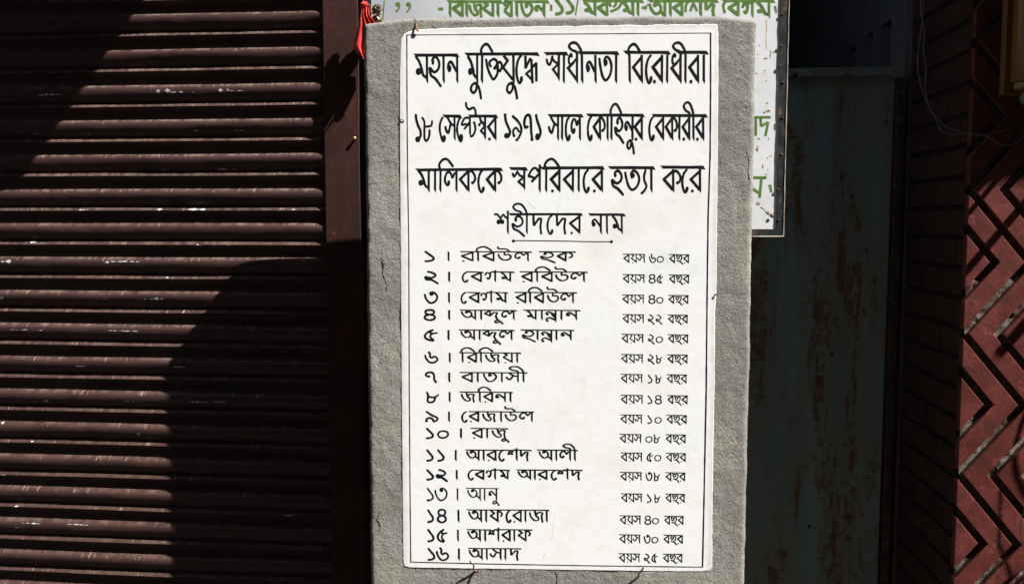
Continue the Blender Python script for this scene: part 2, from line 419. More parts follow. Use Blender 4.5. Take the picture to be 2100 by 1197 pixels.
# guide post (jamb) right of the shutter
JY = 1.985
JB = thing('shutter_post', 'dark reddish brown steel post between the shutter and the grey memorial pillar', 'post', (-.57, JY, .12))
v = []; f = []
nz = 120; zs = [.12+2.4*k/nz for k in range(nz+1)]
loop = [(-.611,2.06),(-.611,JY+.0015),(-.6095,JY),(-.57,JY-.0004),(-.5325,JY),(-.531,JY+.0015),(-.531,2.06)]
for z in zs:
    for (x, y) in loop:
        v.append((x+.0012*noise.noise(Vector((z*6, x*3, 0))), y+.0008*noise.noise(Vector((x*30, z*14, 5))), z))
m = len(loop)
for k in range(nz):
    for j in range(m): f.append((k*m+j, k*m+(j+1)%m, (k+1)*m+(j+1)%m, (k+1)*m+j))
f.append(tuple(range(m))[::-1]); f.append(tuple(nz*m+j for j in range(m)))
mesh('web', v, f, JAMB, JB)
b = MB(); b.box(-.531, -.50, 2.03, 2.06, .12, 2.5); b.build('return_flange', JAMB, JB)
P = onY(728, 285, JY)
NL = thing('nail', 'brass headed nail in the brown post beside the memorial pillar', 'nail', P)
b = MB(); b.lathe(P+Vector((0,.006,0)), (.12,-1,.1), [(0,.0030),(.013,.0030)], 10); b.build('shank', BRONZE, NL, smooth=False)
b = MB(); b.lathe(P+Vector((.0008,-.0062,.0007)), (.12,-1,.1), [(0,.003),(.0015,.0042),(.003,.0036),(.004,.0015)], 12); b.build('head', BRASS, NL, smooth=True)

# ------------------------------------------------------------------ memorial pillar
ANG = R(3.5); PN = Vector((math.sin(ANG), -math.cos(ANG), 0)); PU = Vector((math.cos(ANG), math.sin(ANG), 0))
P0 = onP(1100, 453, Vector((0, 1.75, 1.5)), PN)
def lu(px, py, off=0.0):
    p = onP(px, py, P0, PN); return p + PN*off
PL = lu(753, 700); PR = lu(1539, 700); TZ = 1.886; THK = .092
W_ = (PR-PL).length
c0 = Vector((PL.x, PL.y, 0))
MP = thing('memorial_pillar', 'upright grey sand cement pillar with rounded rough edges carrying the white plaque', 'pillar', (c0 + PU*W_/2 - PN*THK/2))
# outline of the section: front face is dense
sec = []
rc = .010
nf = 190
for k in range(nf+1): sec.append((rc+(W_-2*rc)*k/nf, 0, 0, -1))
for k in range(1, 5):
    a_ = k/5*math.pi/2; sec.append((W_-rc+rc*math.sin(a_), rc-rc*math.cos(a_), math.sin(a_), -math.cos(a_)))
for k in range(0, 13): sec.append((W_, rc+(THK-2*rc)*k/12, 1, 0))
for k in range(1, 4):
    a_ = k/4*math.pi/2; sec.append((W_-rc+rc*math.cos(a_), THK-rc+rc*math.sin(a_), math.cos(a_), math.sin(a_)))
for k in range(0, 25): sec.append((W_-rc-(W_-2*rc)*k/24, THK, 0, 1))
for k in range(1, 4):
    a_ = k/4*math.pi/2; sec.append((rc-rc*math.sin(a_), THK-rc+rc*math.cos(a_), -math.sin(a_), math.cos(a_)))
for k in range(0, 13): sec.append((0, THK-rc-(THK-2*rc)*k/12, -1, 0))
for k in range(1, 5):
    a_ = k/5*math.pi/2; sec.append((rc-rc*math.cos(a_), rc-rc*math.sin(a_), -math.cos(a_), -math.sin(a_)))
rows = [.12, .3, .5, .62] + [.66+(TZ-.007-.66)*k/300 for k in range(301)]
def topz(u):
    # slightly crowned, chipped top edge
    t = u/W_
    return TZ - .010*max(0, 1-t/.16)**2 - .008*max(0, (t-.86)/.14)**1.5 + .0018*noise.noise(Vector((u*14, 3, 3)))
def place(u, d, nu, nd, z, amp=1.0):
    p = c0 + PU*u - PN*d
    if d == 0 and .075 < u < .675 and .81 < z < 1.855: amp = .12
    wv = (.0008 if d == 0 else .0016)*noise.noise(Vector((u*7, d*7, z*7))) + .0011*noise.noise(Vector((u*38, d*38, z*38))) + .0009*noise.noise(Vector((u*150, d*150, z*150)))
    n = PU*nu - PN*nd
    if abs(nu) > .3: wv += .0012*noise.noise(Vector((9, d*10, z*22)))
    return Vector((p.x, p.y, z)) + n*wv*amp
v = []; f = []; m = len(sec)
for z in rows:
    for (u, d, nu, nd) in sec:
        zz = z
        if z > 1.6: zz = z + (topz(u)-TZ)*(z-1.6)/(TZ-1.6)
        v.append(place(u, d, nu, nd, zz))
# rounded top rings
rings = [(.002, .0012), (.0042, .0036), (.0058, .0070), (.0068, .012), (.007, .028), (.007, .0459)]
for (dz, ins) in rings:
    for (u, d, nu, nd) in sec:
        uu = min(max(u, ins), W_-ins); dd = min(max(d, ins), THK-ins)
        p = place(uu, dd, nu*.3, nd*.3, topz(u)-.007+dz)
        p.z += .0008*noise.noise(Vector((p.x*120, p.y*120, 1)))
        v.append(p)
nr = len(rows)+len(rings)
for r_ in range(nr-1):
    for j in range(m): f.append((r_*m+j, r_*m+(j+1)%m, (r_+1)*m+(j+1)%m, (r_+1)*m+j))
f.append(tuple(range(m))[::-1])
mesh('body', v, f, CEMENT, MP, smooth=True)
for pts in ([(785,518),(783,532),(787,545),(785,560),(790,575),(793,590),(791,598)], [(848,36),(852,44),(849,52)], [(1530,310),(1536,330),(1534,352),(1539,372)], [(1140,1172),(1143,1182),(1142,1197)], [(778,1050),(774,1064),(780,1078),(777,1090)]):
    q = [lu(x, y, .0004) for x, y in spline(pts, 5)]
    b = MB(); b.tube(q, [.0004+.0007*abs(noise.noise(Vector((k*.5, pts[0][0], 1)))) for k in range(len(q))], 5); b.build('crack', JOINT, MP)
b = MB(); b.cbox(-.62, .46, 1.62, 1.98, .121, .2, .008); b.build('plinth', CEMENT, MP)

# ------------------------------------------------------------------ plaque slab
SL = .0012       # how far the slab stands proud of the cement
base = lu(1140, 1160)
PQ = thing('memorial_plaque', 'white painted marble plaque lettered in black Bengali, set in the grey pillar', 'plaque', base)
outl = [(822,82),(828,72),(838,66),(849,63),(861,61),(920,58.5),(1000,57),(1100,55),(1200,53.5),(1300,52),(1400,51),(1462,50),(1471,52),(1473,60),
        (1472.5,200),(1471,400),(1470,520),(1469,600),(1466,640),(1466,760),(1463,900),(1461,1050),(1460.5,1162),(1456,1169),(1440,1171),(1300,1170),
        (1100,1167),(960,1165),(840,1163),(829,1160),(826.5,1150),(825,1000),(823.5,850),(822.5,700),(821,500),(819.5,300),(819.5,150)]
dense = []
for k in range(len(outl)):
    a_, b_ = outl[k], outl[(k+1)%len(outl)]
    L = math.hypot(b_[0]-a_[0], b_[1]-a_[1]); n = max(1, int(L/5))
    for j in range(n):
        x = a_[0]+(b_[0]-a_[0])*j/n; y = a_[1]+(b_[1]-a_[1])*j/n
        g = .55*noise.noise(Vector((x*.05, y*.05, 0)))+.5*noise.noise(Vector((x*.21, y*.21, 3)))
        if y < 80: g *= 2.2
        dense.append((x+g*(1 if x < 1140 else -1)*(1 if 90 < y < 1150 else 0), y+g*(1 if not 90 < y < 1150 else 0)))
n = len(dense); cx, cy = 1145, 610
def shrink(p, k): return (p[0]+(cx-p[0])*k/abs(cx-p[0]+1e-6)*(1 if abs(p[0]-cx) > 250 else 0), p[1]+(cy-p[1])*k/abs(cy-p[1]+1e-6)*(1 if abs(p[1]-cy) > 480 else 0))
v = [lu(*p, -.004) for p in dense] + [lu(*p, SL-.001) for p in dense] + [lu(*shrink(p, 1.2), SL) for p in dense]
f = [tuple(range(2*n, 3*n))]
for k in range(n):
    f.append((k, (k+1)%n, n+(k+1)%n, n+k)); f.append((n+k, n+(k+1)%n, 2*n+(k+1)%n, 2*n+k))
mesh('slab', v, f, MARBLE, PQ)

# ------------------------------------------------------------------ brush lettering
# strokes: ('s', pts) smooth, ('l', pts) straight, ('o', pts) closed loop, ('d', cx, cy, rx, ry) blob, ('v', x, y0, y1) upright
G = {}
G['ba'] = [('l', [(.93,.08),(.10,.43),(.93,.89)], 1.2), ('v', .93, 0, 1)]
G['ra'] = G['ba'] + [('d', .24, .93, .11, .07)]
G['ka'] = [('l', [(.56,.08),(.06,.43),(.56,.89)], 1.2), ('v', .56, 0, 1), ('s', [(.56,.12),(.74,.08),(.93,.26),(.95,.46),(.82,.6)]), ('d', .8, .58, .09, .07)]
G['ma'] = [('s', [(.08,.04),(.36,.24),(.55,.5),(.66,.70),(.93,.80)], 1.1), ('d', .30, .58, .20, .13), ('l', [(.36,.66),(.62,.6)], .6), ('v', .93, 0, 1)]
G['na'] = [('s', [(.14,.5),(.16,.32),(.36,.24),(.58,.36),(.93,.62)], 1.05), ('d', .24, .48, .19, .13), ('v', .93, 0, 1)]
G['la'] = [('s', [(.93,.17),(.76,.20),(.62,.36),(.48,.17),(.24,.14),(.07,.34),(.08,.56),(.26,.68),(.40,.56)]), ('d', .34, .55, .11, .08), ('v', .93, 0, 1)]
G['ta'] = [('s', [(.04,.1),(.1,.36),(.26,.72),(.5,.88),(.8,.72),(.93,.42),(.80,.16),(.56,.07),(.42,.2),(.5,.4)]), ('d', .52, .27, .14, .11)]
G['tta'] = [('l', [(.2,.0),(.2,.9)]), ('s', [(.2,.9),(.5,.88),(.85,.6),(.75,.3),(.7,.2)])]
G['da'] = [('l', [(.13,0),(.17,.56)], 1.1), ('l', [(.17,.56),(.60,.20),(.86,.20)], 1.1), ('l', [(.86,.18),(.76,.60),(.84,1.0)], 1.05)]
G['dha'] = [('s', [(.42,.06),(.34,-.03),(.15,.08),(.14,.26),(.38,.33),(.9,.12)], .9), ('d', .38, .05, .09, .05), ('l', [(.6,.26),(.05,.46),(.93,.88)], 1.1), ('v', .93, 0, 1)]
G['ha'] = [('s', [(.24,.24),(.30,.12),(.55,.08),(.78,.28),(.70,.50),(.36,.60),(.03,.43)], 1.05), ('d', .28, .26, .12, .09), ('s', [(.02,.42),(.12,.70),(.50,.84),(.95,1.12)], 1.1)]
G['ja'] = [('s', [(.03,.17),(.13,.55),(.38,.82),(.60,.80),(.63,.62),(.46,.42),(.38,.02)]), ('s', [(.46,.40),(.62,.22),(.90,.24),(.86,.55),(.93,1.0)])]
G['ya'] = [('l', [(.12,.03),(.46,.20),(.08,.44),(.93,.88)], 1.05), ('v', .93, 0, 1)]
G['yya'] = G['ya'] + [('d', .28, .96, .10, .065)]
G['sa'] = [('s', [(.22,.02),(.50,.24),(.72,.34),(.95,.40)]), ('s', [(.62,.26),(.46,.50),(.34,.68),(.14,.58),(.04,.40)], 1.05), ('v', .93, 0, 1)]
G['sha'] = [('s', [(0,-.02),(.22,-.02),(.42,.16),(.52,.34)]), ('d', .32, .36, .15, .13), ('d', .56, .36, .14, .12), ('s', [(.48,.14),(.62,-.01),(.78,.12),(.95,.20)]), ('v', .93, -.22, 1)]
G['shs'] = [('s', [(.06,.44),(.12,.20),(.34,.10),(.50,.26)]), ('d', .28, .32, .17, .10), ('d', .48, .36, .12, .09), ('s', [(.44,.22),(.62,.0),(.93,.10)]), ('v', .93, -.16, 1)]
G['ga'] = [('s', [(.04,.34),(.16,.10),(.38,.12),(.50,.34),(.38,.66),(.22,.66)]), ('d', .24, .60, .10, .09), ('s', [(.44,.20),(.66,.0),(.93,.06)]), ('v', .93, -.17, 1)]
G['pa'] = [('l', [(.88,.20),(.26,.55)], 1.1), ('s', [(.88,.14),(.62,-.04),(.34,.0),(.05,.28),(.26,.32),(.56,.40)]), ('v', .93, -.2, 1)]
G['fa'] = [('l', [(.06,.05),(.36,.26),(.05,.46),(.62,.86)], 1.05), ('v', .62, 0, 1), ('s', [(.62,.26),(.78,.12),(.96,.30),(.90,.50)]), ('d', .88, .48, .07, .07)]
G['cha'] = [('s', [(.08,.0),(.09,.28),(.22,.50),(.40,.44),(.42,.26),(.20,.15)]), ('s', [(.42,.30),(.60,.16),(.80,.24),(.76,.48),(.50,.72),(.05,.68)]), ('s', [(.40,.74),(.68,.86),(.98,1.12)], 1.1)]
G['kha'] = [('s', [(.3,.35),(.12,.2),(.3,.02),(.5,.1),(.5,.35),(.1,.6)]), ('l', [(.1,.6),(.93,.95)]), ('s', [(.5,.2),(.7,.1),(.93,.2)]), ('v', .93, 0, 1)]
G['a'] = [('s', [(.02,.12),(.12,.42),(.34,.68),(.56,.66),(.70,.44),(.62,.20),(.42,.10),(.30,.20),(.40,.30)]), ('d', .40, .22, .12, .08), ('l', [(.60,.50),(.93,.80)]), ('v', .93, 0, 1)]
G['u'] = [('s', [(.0,.22),(.12,.60),(.45,.84),(.82,.74),(.94,.48),(.74,.28),(.46,.34)]), ('l', [(.45,0),(.46,.36)], .9), ('s', [(-.04,-.52),(.06,-.28),(.55,-.26),(.86,-.02)], 1.0)]
G['aa'] = [('v', .5, 0, 1)]
G['e'] = [('s', [(.72,.0),(.32,.18),(.12,.48),(.20,.80),(.46,.98),(.72,.88),(.70,.74)]), ('d', .66, .85, .18, .09)]
G['bda'] = [('l', [(.38,.05),(.02,.32),(.40,.55)]), ('l', [(.38,0),(.42,.62)]), ('l', [(.42,.55),(.62,.24),(.92,.26)]), ('l', [(.92,.22),(.78,.58),(.92,1.0)], 1.05)]
G['nna'] = [('s', [(.06,.40),(.14,.24),(.40,.22),(.93,.48)]), ('d', .18, .42, .14, .10), ('s', [(.06,.98),(.16,.82),(.42,.74),(.93,1.0)]), ('d', .18, 1.04, .14, .10), ('l', [(.55,.34),(.93,.8)]), ('v', .93, 0, 1.22)]
G['nnb'] = G['nna']
G['danda'] = [('v', .5, 0, 1)]
G['u_kar'] = [('s', [(.92,1.0),(.72,.98),(.50,1.06),(.44,1.22),(.60,1.32),(.78,1.22),(.84,1.06)]), ('s', [(.72,.99),(.94,1.10),(1.06,1.34),(1.12,1.55)])]
G['u_small'] = [('s', [(.92,.98),(.66,1.0),(.50,1.12),(.62,1.22),(.84,1.14),(.86,1.02)]), ('s', [(.80,1.03),(.98,1.14),(1.22,1.38)])]
G['0'] = [('o', [(.5,.28),(.88,.36),(1,.60),(.82,.84),(.5,.92),(.14,.84),(0,.60),(.14,.36)])]
G['1'] = [('s', [(.12,.0),(.45,.26),(.86,.58),(.86,.80),(.50,.93),(.08,.95)], 1.15), ('d', .26, .94, .22, .10), ('d', .16, .04, .12, .06)]
G['2'] = [('s', [(.22,.0),(.60,.14),(.78,.36),(.50,.58),(.0,.48)], 1.1), ('s', [(.0,.48),(.14,.74),(.5,.78),(1,1.16)], 1.15), ('d', .24, .03, .10, .06)]
G['3'] = [('s', [(.0,.14),(.08,.52),(.30,.86),(.55,.95),(.86,.74),(.95,.38),(.76,.08),(.50,.03),(.36,.16)], 1.1), ('d', .52, .20, .17, .12)]
G['4'] = [('o', [(.5,.0),(.86,.10),(.84,.34),(.5,.46),(.14,.34),(.12,.10)], 1.1), ('o', [(.5,.46),(.90,.58),(.92,.84),(.5,.98),(.08,.84),(.08,.58)], 1.15)]
G['5'] = [('s', [(.70,.0),(.28,.22),(.05,.58),(.24,.88),(.74,1.0)], 1.15), ('s', [(.52,.10),(.44,.30),(.62,.34),(1,.28)]), ('s', [(.62,.34),(.44,.60),(.56,.80),(.74,.96)])]
G['6'] = [('s', [(.0,.22),(.10,.58),(.36,.92),(.72,.94),(.97,.70),(.88,.46),(.70,.40),(.50,.54)], 1.05), ('s', [(.24,-.06),(.40,.12),(.38,.34),(.52,.54)], 1.1)]
G['7'] = [('s', [(.42,.40),(.12,.36),(.02,.18),(.26,.02),(.60,.06),(.74,.30),(.78,.75),(.98,1.0)], 1.1)]
G['8'] = [('s', [(.04,.0),(.16,.30),(.14,.86),(.34,.98),(.62,.86),(.72,.52)], 1.1), ('s', [(.16,.42),(.50,.52),(.74,.46),(1,.26)])]
G['9'] = [('s', [(.06,.0),(.46,.32),(.94,.58),(.92,.80),(.60,.96)], 1.1), ('s', [(.06,.98),(.08,.72),(.32,.60),(.56,.70),(.66,.94)], 1.1), ('d', .07, .05, .08, .06), ('d', .12, .90, .10, .08)]
G['dash'] = [('l', [(0,.5),(1,.5)])]

class Pen:
    def __init__(s, plane, wv, wh, off, jit=.06):
        s.plane, s.wv, s.wh, s.off, s.jit = plane, wv, wh, off, jit
        s.v = []; s.f = []; s.k = 0; s.step = 2e-6
    def poly(s, pts, faces):
        b_ = len(s.v); s.k += 1; o_ = s.off + s.step*s.k
        s.v += [s.plane(x, y, o_) for x, y in pts]; s.f += [tuple(b_+i for i in f_) for f_ in faces]
    def width(s, dx, dy):
        L = math.hypot(dx, dy)+1e-9; t = abs(dy)/L
        return s.wh + (s.wv-s.wh)*t
    def blob(s, cx, cy, rx, ry):
        n = 14; r0 = random.random()*9
        pts = [(cx+rx*math.cos(2*math.pi*k/n)*(1+.1*noise.noise(Vector((k*.9, r0, 0)))), cy+ry*math.sin(2*math.pi*k/n)*(1+.1*noise.noise(Vector((k*.9, r0, 5))))) for k in range(n)]
        s.poly(pts, [tuple(range(n))])
    def ribbon(s, pts, mult=1.0, closed=False, tap0=.55, tap1=.5):
        m = len(pts); L = []; Rr = []; r0 = random.random()*99
        for i, (x, y) in enumerate(pts):
            if closed: a_ = pts[(i-1)%m]; b_ = pts[(i+1)%m]
            else: a_ = pts[max(i-1,0)]; b_ = pts[min(i+1,m-1)]
            dx, dy = b_[0]-a_[0], b_[1]-a_[1]; l_ = math.hypot(dx, dy)+1e-9
            w_ = s.width(dx, dy)*mult*(1+s.jit*2.2*noise.noise(Vector((x*.13, y*.13, r0))))
            if not closed:
                if i == 0: w_ *= tap0
                if i == m-1: w_ *= tap1
            nx, ny = -dy/l_, dx/l_
            L.append((x+nx*w_/2, y+ny*w_/2)); Rr.append((x-nx*w_/2, y-ny*w_/2))
        fs = []
        for i in range(m if closed else m-1):
            j = (i+1)%m; fs.append((i, j, m+j, m+i))
        s.poly(L+Rr, fs)
    def line(s, pts, mult=1.0):
        # straight runs with sharp mitred corners
        for i in range(len(pts)-1):
            a_, b_ = pts[i], pts[i+1]
            dx, dy = b_[0]-a_[0], b_[1]-a_[1]; l_ = math.hypot(dx, dy)+1e-9
            w_ = s.width(dx, dy)*mult*(1+s.jit*random.uniform(-1,1)); nx, ny = -dy/l_, dx/l_
            ex = w_*.28 if 0 < i else 0; ey = w_*.28 if i < len(pts)-2 else 0
            A = (a_[0]-dx/l_*ex, a_[1]-dy/l_*ex); B = (b_[0]+dx/l_*ey, b_[1]+dy/l_*ey)
            c_ = ((A[0]+B[0])/2, (A[1]+B[1])/2); wm = w_*(1+s.jit*random.uniform(-1.5,1))
            s.poly([(A[0]+nx*w_/2, A[1]+ny*w_/2), (c_[0]+nx*wm/2, c_[1]+ny*wm/2), (B[0]+nx*w_/2, B[1]+ny*w_/2),
                    (B[0]-nx*w_/2, B[1]-ny*w_/2), (c_[0]-nx*wm/2, c_[1]-ny*wm/2), (A[0]-nx*w_/2, A[1]-ny*w_/2)], [(0,1,4,5),(1,2,3,4)])
    def upright(s, x, y0, y1, mult=1.0):
        w_ = s.wv*mult*(1+s.jit*random.uniform(-1,1)); H = y1-y0; sl = random.uniform(-.012,.012)*H
        cut = min(w_*1.5, H*.22)
        xs = [x, x+sl*.5+s.jit*random.uniform(-.6,.6), x+sl]
        s.poly([(xs[0]-w_/2, y0), (xs[1]-w_*.47, y0+H*.5), (xs[2]-w_*.5, y1-cut), (xs[2]+w_*.30, y1+cut*.12), (xs[2]+w_*.5, y1-cut*.5), (xs[1]+w_*.48, y0+H*.5), (xs[0]+w_/2, y0)],
               [(0,1,5,6),(1,2,3,4,5)])
    def matra(s, x0, y0, x1, y1, w_=None):
        w_ = w_ or s.wh; n = max(2, int((x1-x0)/14)); T = []; B = []; r0 = random.random()*99
        for k in range(n+1):
            t = k/n; x = x0+(x1-x0)*t; y = y0+(y1-y0)*t
            g = w_*s.jit*1.6
            T.append((x+(-.15*w_ if k == n else 0), y-w_/2+g*noise.noise(Vector((x*.05, r0, 0))))); B.append((x+(w_*.9 if k == 0 else 0)+(w_*.55 if k == n else 0), y+w_/2+g*noise.noise(Vector((x*.05, r0, 7)))+(w_*.25 if k == n else 0)))
        s.poly(T+B, [(i, i+1, n+2+i, n+1+i) for i in range(n)])
    def stroke(s, st, fx, fy, sx, sy):
        k = st[0]
        if k == 'v': s.upright(fx(st[1]), fy(st[2]), fy(st[3]), st[4] if len(st) > 4 else 1)
        elif k == 'd': s.blob(fx(st[1]), fy(st[2]), max(st[3]*sx, s.wh*.52), max(st[4]*sy, s.wh*.50))
        else:
            pts = [(fx(x), fy(y)) for x, y in st[1]]; mu = st[2] if len(st) > 2 else 1
            if k == 's': s.ribbon(spline(pts, 6), mu)
            elif k == 'o': s.ribbon(spline(pts, 6, True), mu, True)
            else: s.line(pts, mu)
    def glyph(s, name, x0, x1, y0, y1):
        for st in G[name]:
            s.stroke(st, lambda x: x0+(x1-x0)*x, lambda y: y0+(y1-y0)*y, x1-x0, y1-y0)
    def ikar(s, x, xa, y0, y1, rise):
        # short i: stem with a hood reaching right to xa
        s.upright(x, y0, y1)
        w_ = xa-x
        pts = [(x-.02*w_, y0+1), (x-.10*w_, y0-.45*rise), (x+.18*w_, y0-.92*rise), (x+.55*w_, y0-.92*rise), (x+w_, y0-.18*rise)]
        s.ribbon(spline(pts, 6), 1.05, tap0=1, tap1=.3)
    def iikar(s, x, xa, y0, y1, rise, back=.55):
        s.upright(x, y0, y1)
        w_ = x-xa
        pts = [(x, y0+1), (x-.10*w_, y0-.45*rise), (x-.42*w_, y0-.95*rise), (x-.80*w_, y0-.98*rise), (x-w_, y0-.72*rise), (x-.80*w_, y0-.42*rise), (x-(1-back)*w_, y0-.25*rise), (x-(1-back)*w_+.1*w_, y0+1)]
        s.ribbon(spline(pts, 6), 1.0, tap0=1, tap1=.9)
    def raw(s, kind, pts, mult=1.0):
        if kind == 's': s.ribbon(spline(pts, 6), mult)
        elif kind == 'l': s.line(pts, mult)
        elif kind == 'm': s.matra(pts[0][0], pts[0][1], pts[1][0], pts[1][1])
    def build(s, name, mat, parent): return mesh(name, s.v, s.f, mat, parent)

K = 6.5625
def headline(cropA, cropB, items, y0, y1, wv, wh, rise):
    """items: (crop, kind, ...) with x in crop zoom pixels; crops share one y origin"""
    p = Pen(lu, wv, wh, SL+.00010)
    fx = lambda c, x: (cropA if c == 'A' else cropB)[0] + x/K
    fy = lambda y: cropA[1] + y/K
    for it in items:
        c, g = it[0], it[1]
        if g == 'm': p.matra(fx(c, it[2]), fy(it[3]), fx(it[6] if len(it) > 6 else c, it[4]), fy(it[5]), wh*1.08)
        elif g == 'i': p.ikar(fx(c, it[2]), fx(c, it[3]), y0, y1, rise)
        elif g == 'ii': p.iikar(fx(c, it[2]), fx(c, it[3]), y0, y1, rise*1.12)
        elif g == 'aa': p.upright(fx(c, it[2]), y0, y1)
        elif g in ('s', 'l'): p.raw(g, [(fx(c, x), fy(y)) for x, y in it[2]], it[3] if len(it) > 3 else 1)
        elif g == 'd': p.blob(fx(c, it[2]), fy(it[3]), it[4]/K, it[5]/K)
        elif g == 'v': p.upright(fx(c, it[2]), fy(it[3]), fy(it[4]))
        else:
            yy0 = it[4] if len(it) > 4 else y0
            ins = .9 if g != 'u_kar' else 0
            p.glyph(g, fx(c, it[2])+ins, fx(c, it[3])-ins*.6, yy0, y1)
    return p
A1, B1 = (840, 80), (1140, 80)
L1 = [('A','m',50,222,650,220), ('A','ma',60,250), ('A','ha',262,440), ('A','aa',457), ('A','na',495,655),
      ('A','m',735,208,1730,203), ('A','ma',765,925), ('A','u_kar',740,940), ('A','i',978,1122),
      ('A','s',[(1030,268),(1048,380),(1085,480),(1130,545),(1178,480),(1188,390),(1172,300),(1130,275),(1080,310),(1082,355),(1105,380)],1.0), ('A','d',1150,395,26,22), ('A','s',[(1140,400),(1180,345),(1215,312),(1245,360),(1228,425)],1.0), ('A','d',1215,430,22,25),
      ('A','ya',1240,1412), ('A','u_kar',1225,1425), ('A','e',1420,1545),
      ('A','l',[(1560,230),(1562,400)],1.1), ('A','l',[(1562,400),(1620,270),(1652,300)],1.0), ('A','l',[(1640,280),(1655,600)],1.0), ('A','l',[(1655,400),(1570,470),(1655,560)],.9), ('A','l',[(1655,380),(1705,330),(1708,575)],1.0),
      ('A','m',1805,200,150,197,'B'), ('A','s',[(1925,225),(1905,310),(1885,350),(1855,320),(1845,265)],.95), ('A','s',[(1910,240),(1955,310),(2010,330)],.9), ('A','v',2010,205,570), ('A','l',[(2010,330),(1930,410),(2010,520)],1.0), ('B','aa',110),
      ('B','dha',152,298), ('B','ii',350,178), ('B','m',285,188,835,190), ('B','na',395,545), ('B','ta',572,765), ('B','aa',812),
      ('B','m',905,182,1525,185), ('B','i',990,1142), ('B','ba',1022,1168), ('B','e',1195,1318), ('B','ra',1285,1442), ('B','aa',1500),
      ('B','dha',1545,1690), ('B','ii',1745,1578), ('B','m',1612,182,2035,182), ('B','ra',1778,1925), ('B','aa',1990)]
p = headline(A1, B1, L1, 113, 172, 5.1, 6.0, 22); p.build('lettering', INK, PQ)
A2, B2 = (840, 200), (1140, 200)
L2 = [('A','s',[(85,222),(92,300),(120,390),(148,450),(148,520),(120,560)],1.15), ('A','d',112,565,36,42),
      ('A','s',[(172,275),(200,330),(200,450),(205,560),(235,580),(265,520),(270,430)],1.0), ('A','s',[(205,395),(260,390),(295,375),(305,310)],.95), ('A','d',175,280,18,18),
      ('A','m',440,252,690,252), ('A','s',[(450,262),(415,340),(408,440),(435,560),(462,590),(480,540)],1.0), ('A','d',465,545,28,38), ('A','sa',470,618),
      ('A','s',[(685,262),(652,340),(640,440),(665,550),(692,590),(712,540)],1.0), ('A','d',695,530,26,42),
      ('A','m',785,252,1175,252), ('A','s',[(762,62),(765,120),(800,160),(860,140),(885,175),(892,240)],1.0),
      ('A','s',[(800,275),(745,280),(705,350),(715,370),(760,360),(790,390)],.95), ('A','l',[(812,330),(735,430)],1.0), ('A','v',812,260,525), ('A','s',[(812,520),(850,515),(885,440),(875,350),(855,335)],1.0),
      ('A','s',[(945,265),(965,320),(1018,370)],1.0), ('A','d',938,370,18,22), ('A','s',[(938,370),(975,335),(1018,400)],.9), ('A','v',1018,260,570), ('A','l',[(1018,380),(960,450),(1018,510)],1.0), ('A','ra',1042,1168),
      ('A','s',[(1285,215),(1295,310),(1325,390),(1350,450),(1345,500),(1320,540)],1.15), ('A','d',1308,515,38,38),
      ('A','s',[(1392,260),(1440,300),(1490,370),(1505,450),(1470,540),(1430,585)],1.1), ('A','s',[(1405,530),(1395,450),(1435,410),(1480,470)],.95), ('A','d',1395,258,20,20), ('A','d',1408,515,17,24),
      ('A','s',[(1600,385),(1560,405),(1545,340),(1565,255),(1610,240),(1630,300),(1638,460),(1650,560)],1.15), ('A','d',1648,568,24,20),
      ('A','s',[(1702,225),(1715,300),(1745,390),(1762,450),(1758,500),(1735,550)],1.15), ('A','d',1724,530,36,48),
      ('A','m',1855,245,355,243,'B'), ('A','sa',1862,2012), ('B','aa',86), ('B','e',118,212), ('B','la',198,335),
      ('B','m',405,238,1178,240), ('B','e',415,508), ('B','ka',495,668), ('B','aa',696), ('B','i',750,886), ('B','ha',790,925), ('B','na',912,1045), ('B','u_kar',905,1035), ('B','ra',1045,1168),
      ('B','m',1290,243,2025,245), ('B','e',1240,1345), ('B','ba',1332,1455), ('B','ka',1465,1640), ('B','aa',1664), ('B','ra',1690,1806), ('B','ii',1850,1722), ('B','ra',1872,1992)]
p = headline(A2, B2, L2, 238.5, 289, 4.6, 5.6, 25); p.build('lettering', INK, PQ)
A3, B3 = (840, 310), (1140, 310)
L3 = [('A','m',75,255,1240,242), ('A','ma',95,275), ('A','aa',345), ('A','i',418,592), ('A','la',462,648), ('A','ka',662,895), ('A','e',908,1032), ('A','ka',1025,1248),
      ('A','m',1335,235,1575,235), ('A','s',[(1455,262),(1430,315),(1405,340),(1385,290)],.95), ('A','s',[(1445,270),(1490,330),(1540,345)],.9), ('A','v',1545,240,525), ('A','l',[(1545,345),(1465,410),(1545,480)],1.0),
      ('A','pa',1590,1768), ('A','m',1750,228,640,222,'B'), ('A','i',1840,2020), ('A','ra',1885,2030), ('B','ba',92,245), ('B','aa',308), ('B','e',355,475), ('B','ra',478,632),
      ('B','m',700,222,1320,222), ('B','ha',745,925), ('B','ta',918,1140), ('B','s',[(1210,245),(1188,330),(1192,400),(1218,465),(1195,525),(1145,575)],1.0), ('B','aa',1284),
      ('B','m',1405,215,1990,218), ('B','ka',1432,1690), ('B','e',1682,1802), ('B','ra',1795,1952)]
p = headline(A3, B3, L3, 347, 395, 4.9, 5.7, 21); p.build('lettering', INK, PQ)
K = 7.0
L4 = [('A','sha',85,310), ('A','m',300,205,1350,205), ('A','ha',345,550), ('A','ii',565,368), ('A','da',630,800), ('A','e',840,965), ('A','da',965,1145), ('A','ra',1162,1335),
      ('A','m',1442,208,1965,210), ('A','na',1480,1640), ('A','aa',1712), ('A','ma',1770,1940)]
p = headline((1000, 410), (1000, 410), L4, 440.5, 480.5, 4.3, 4.6, 20)
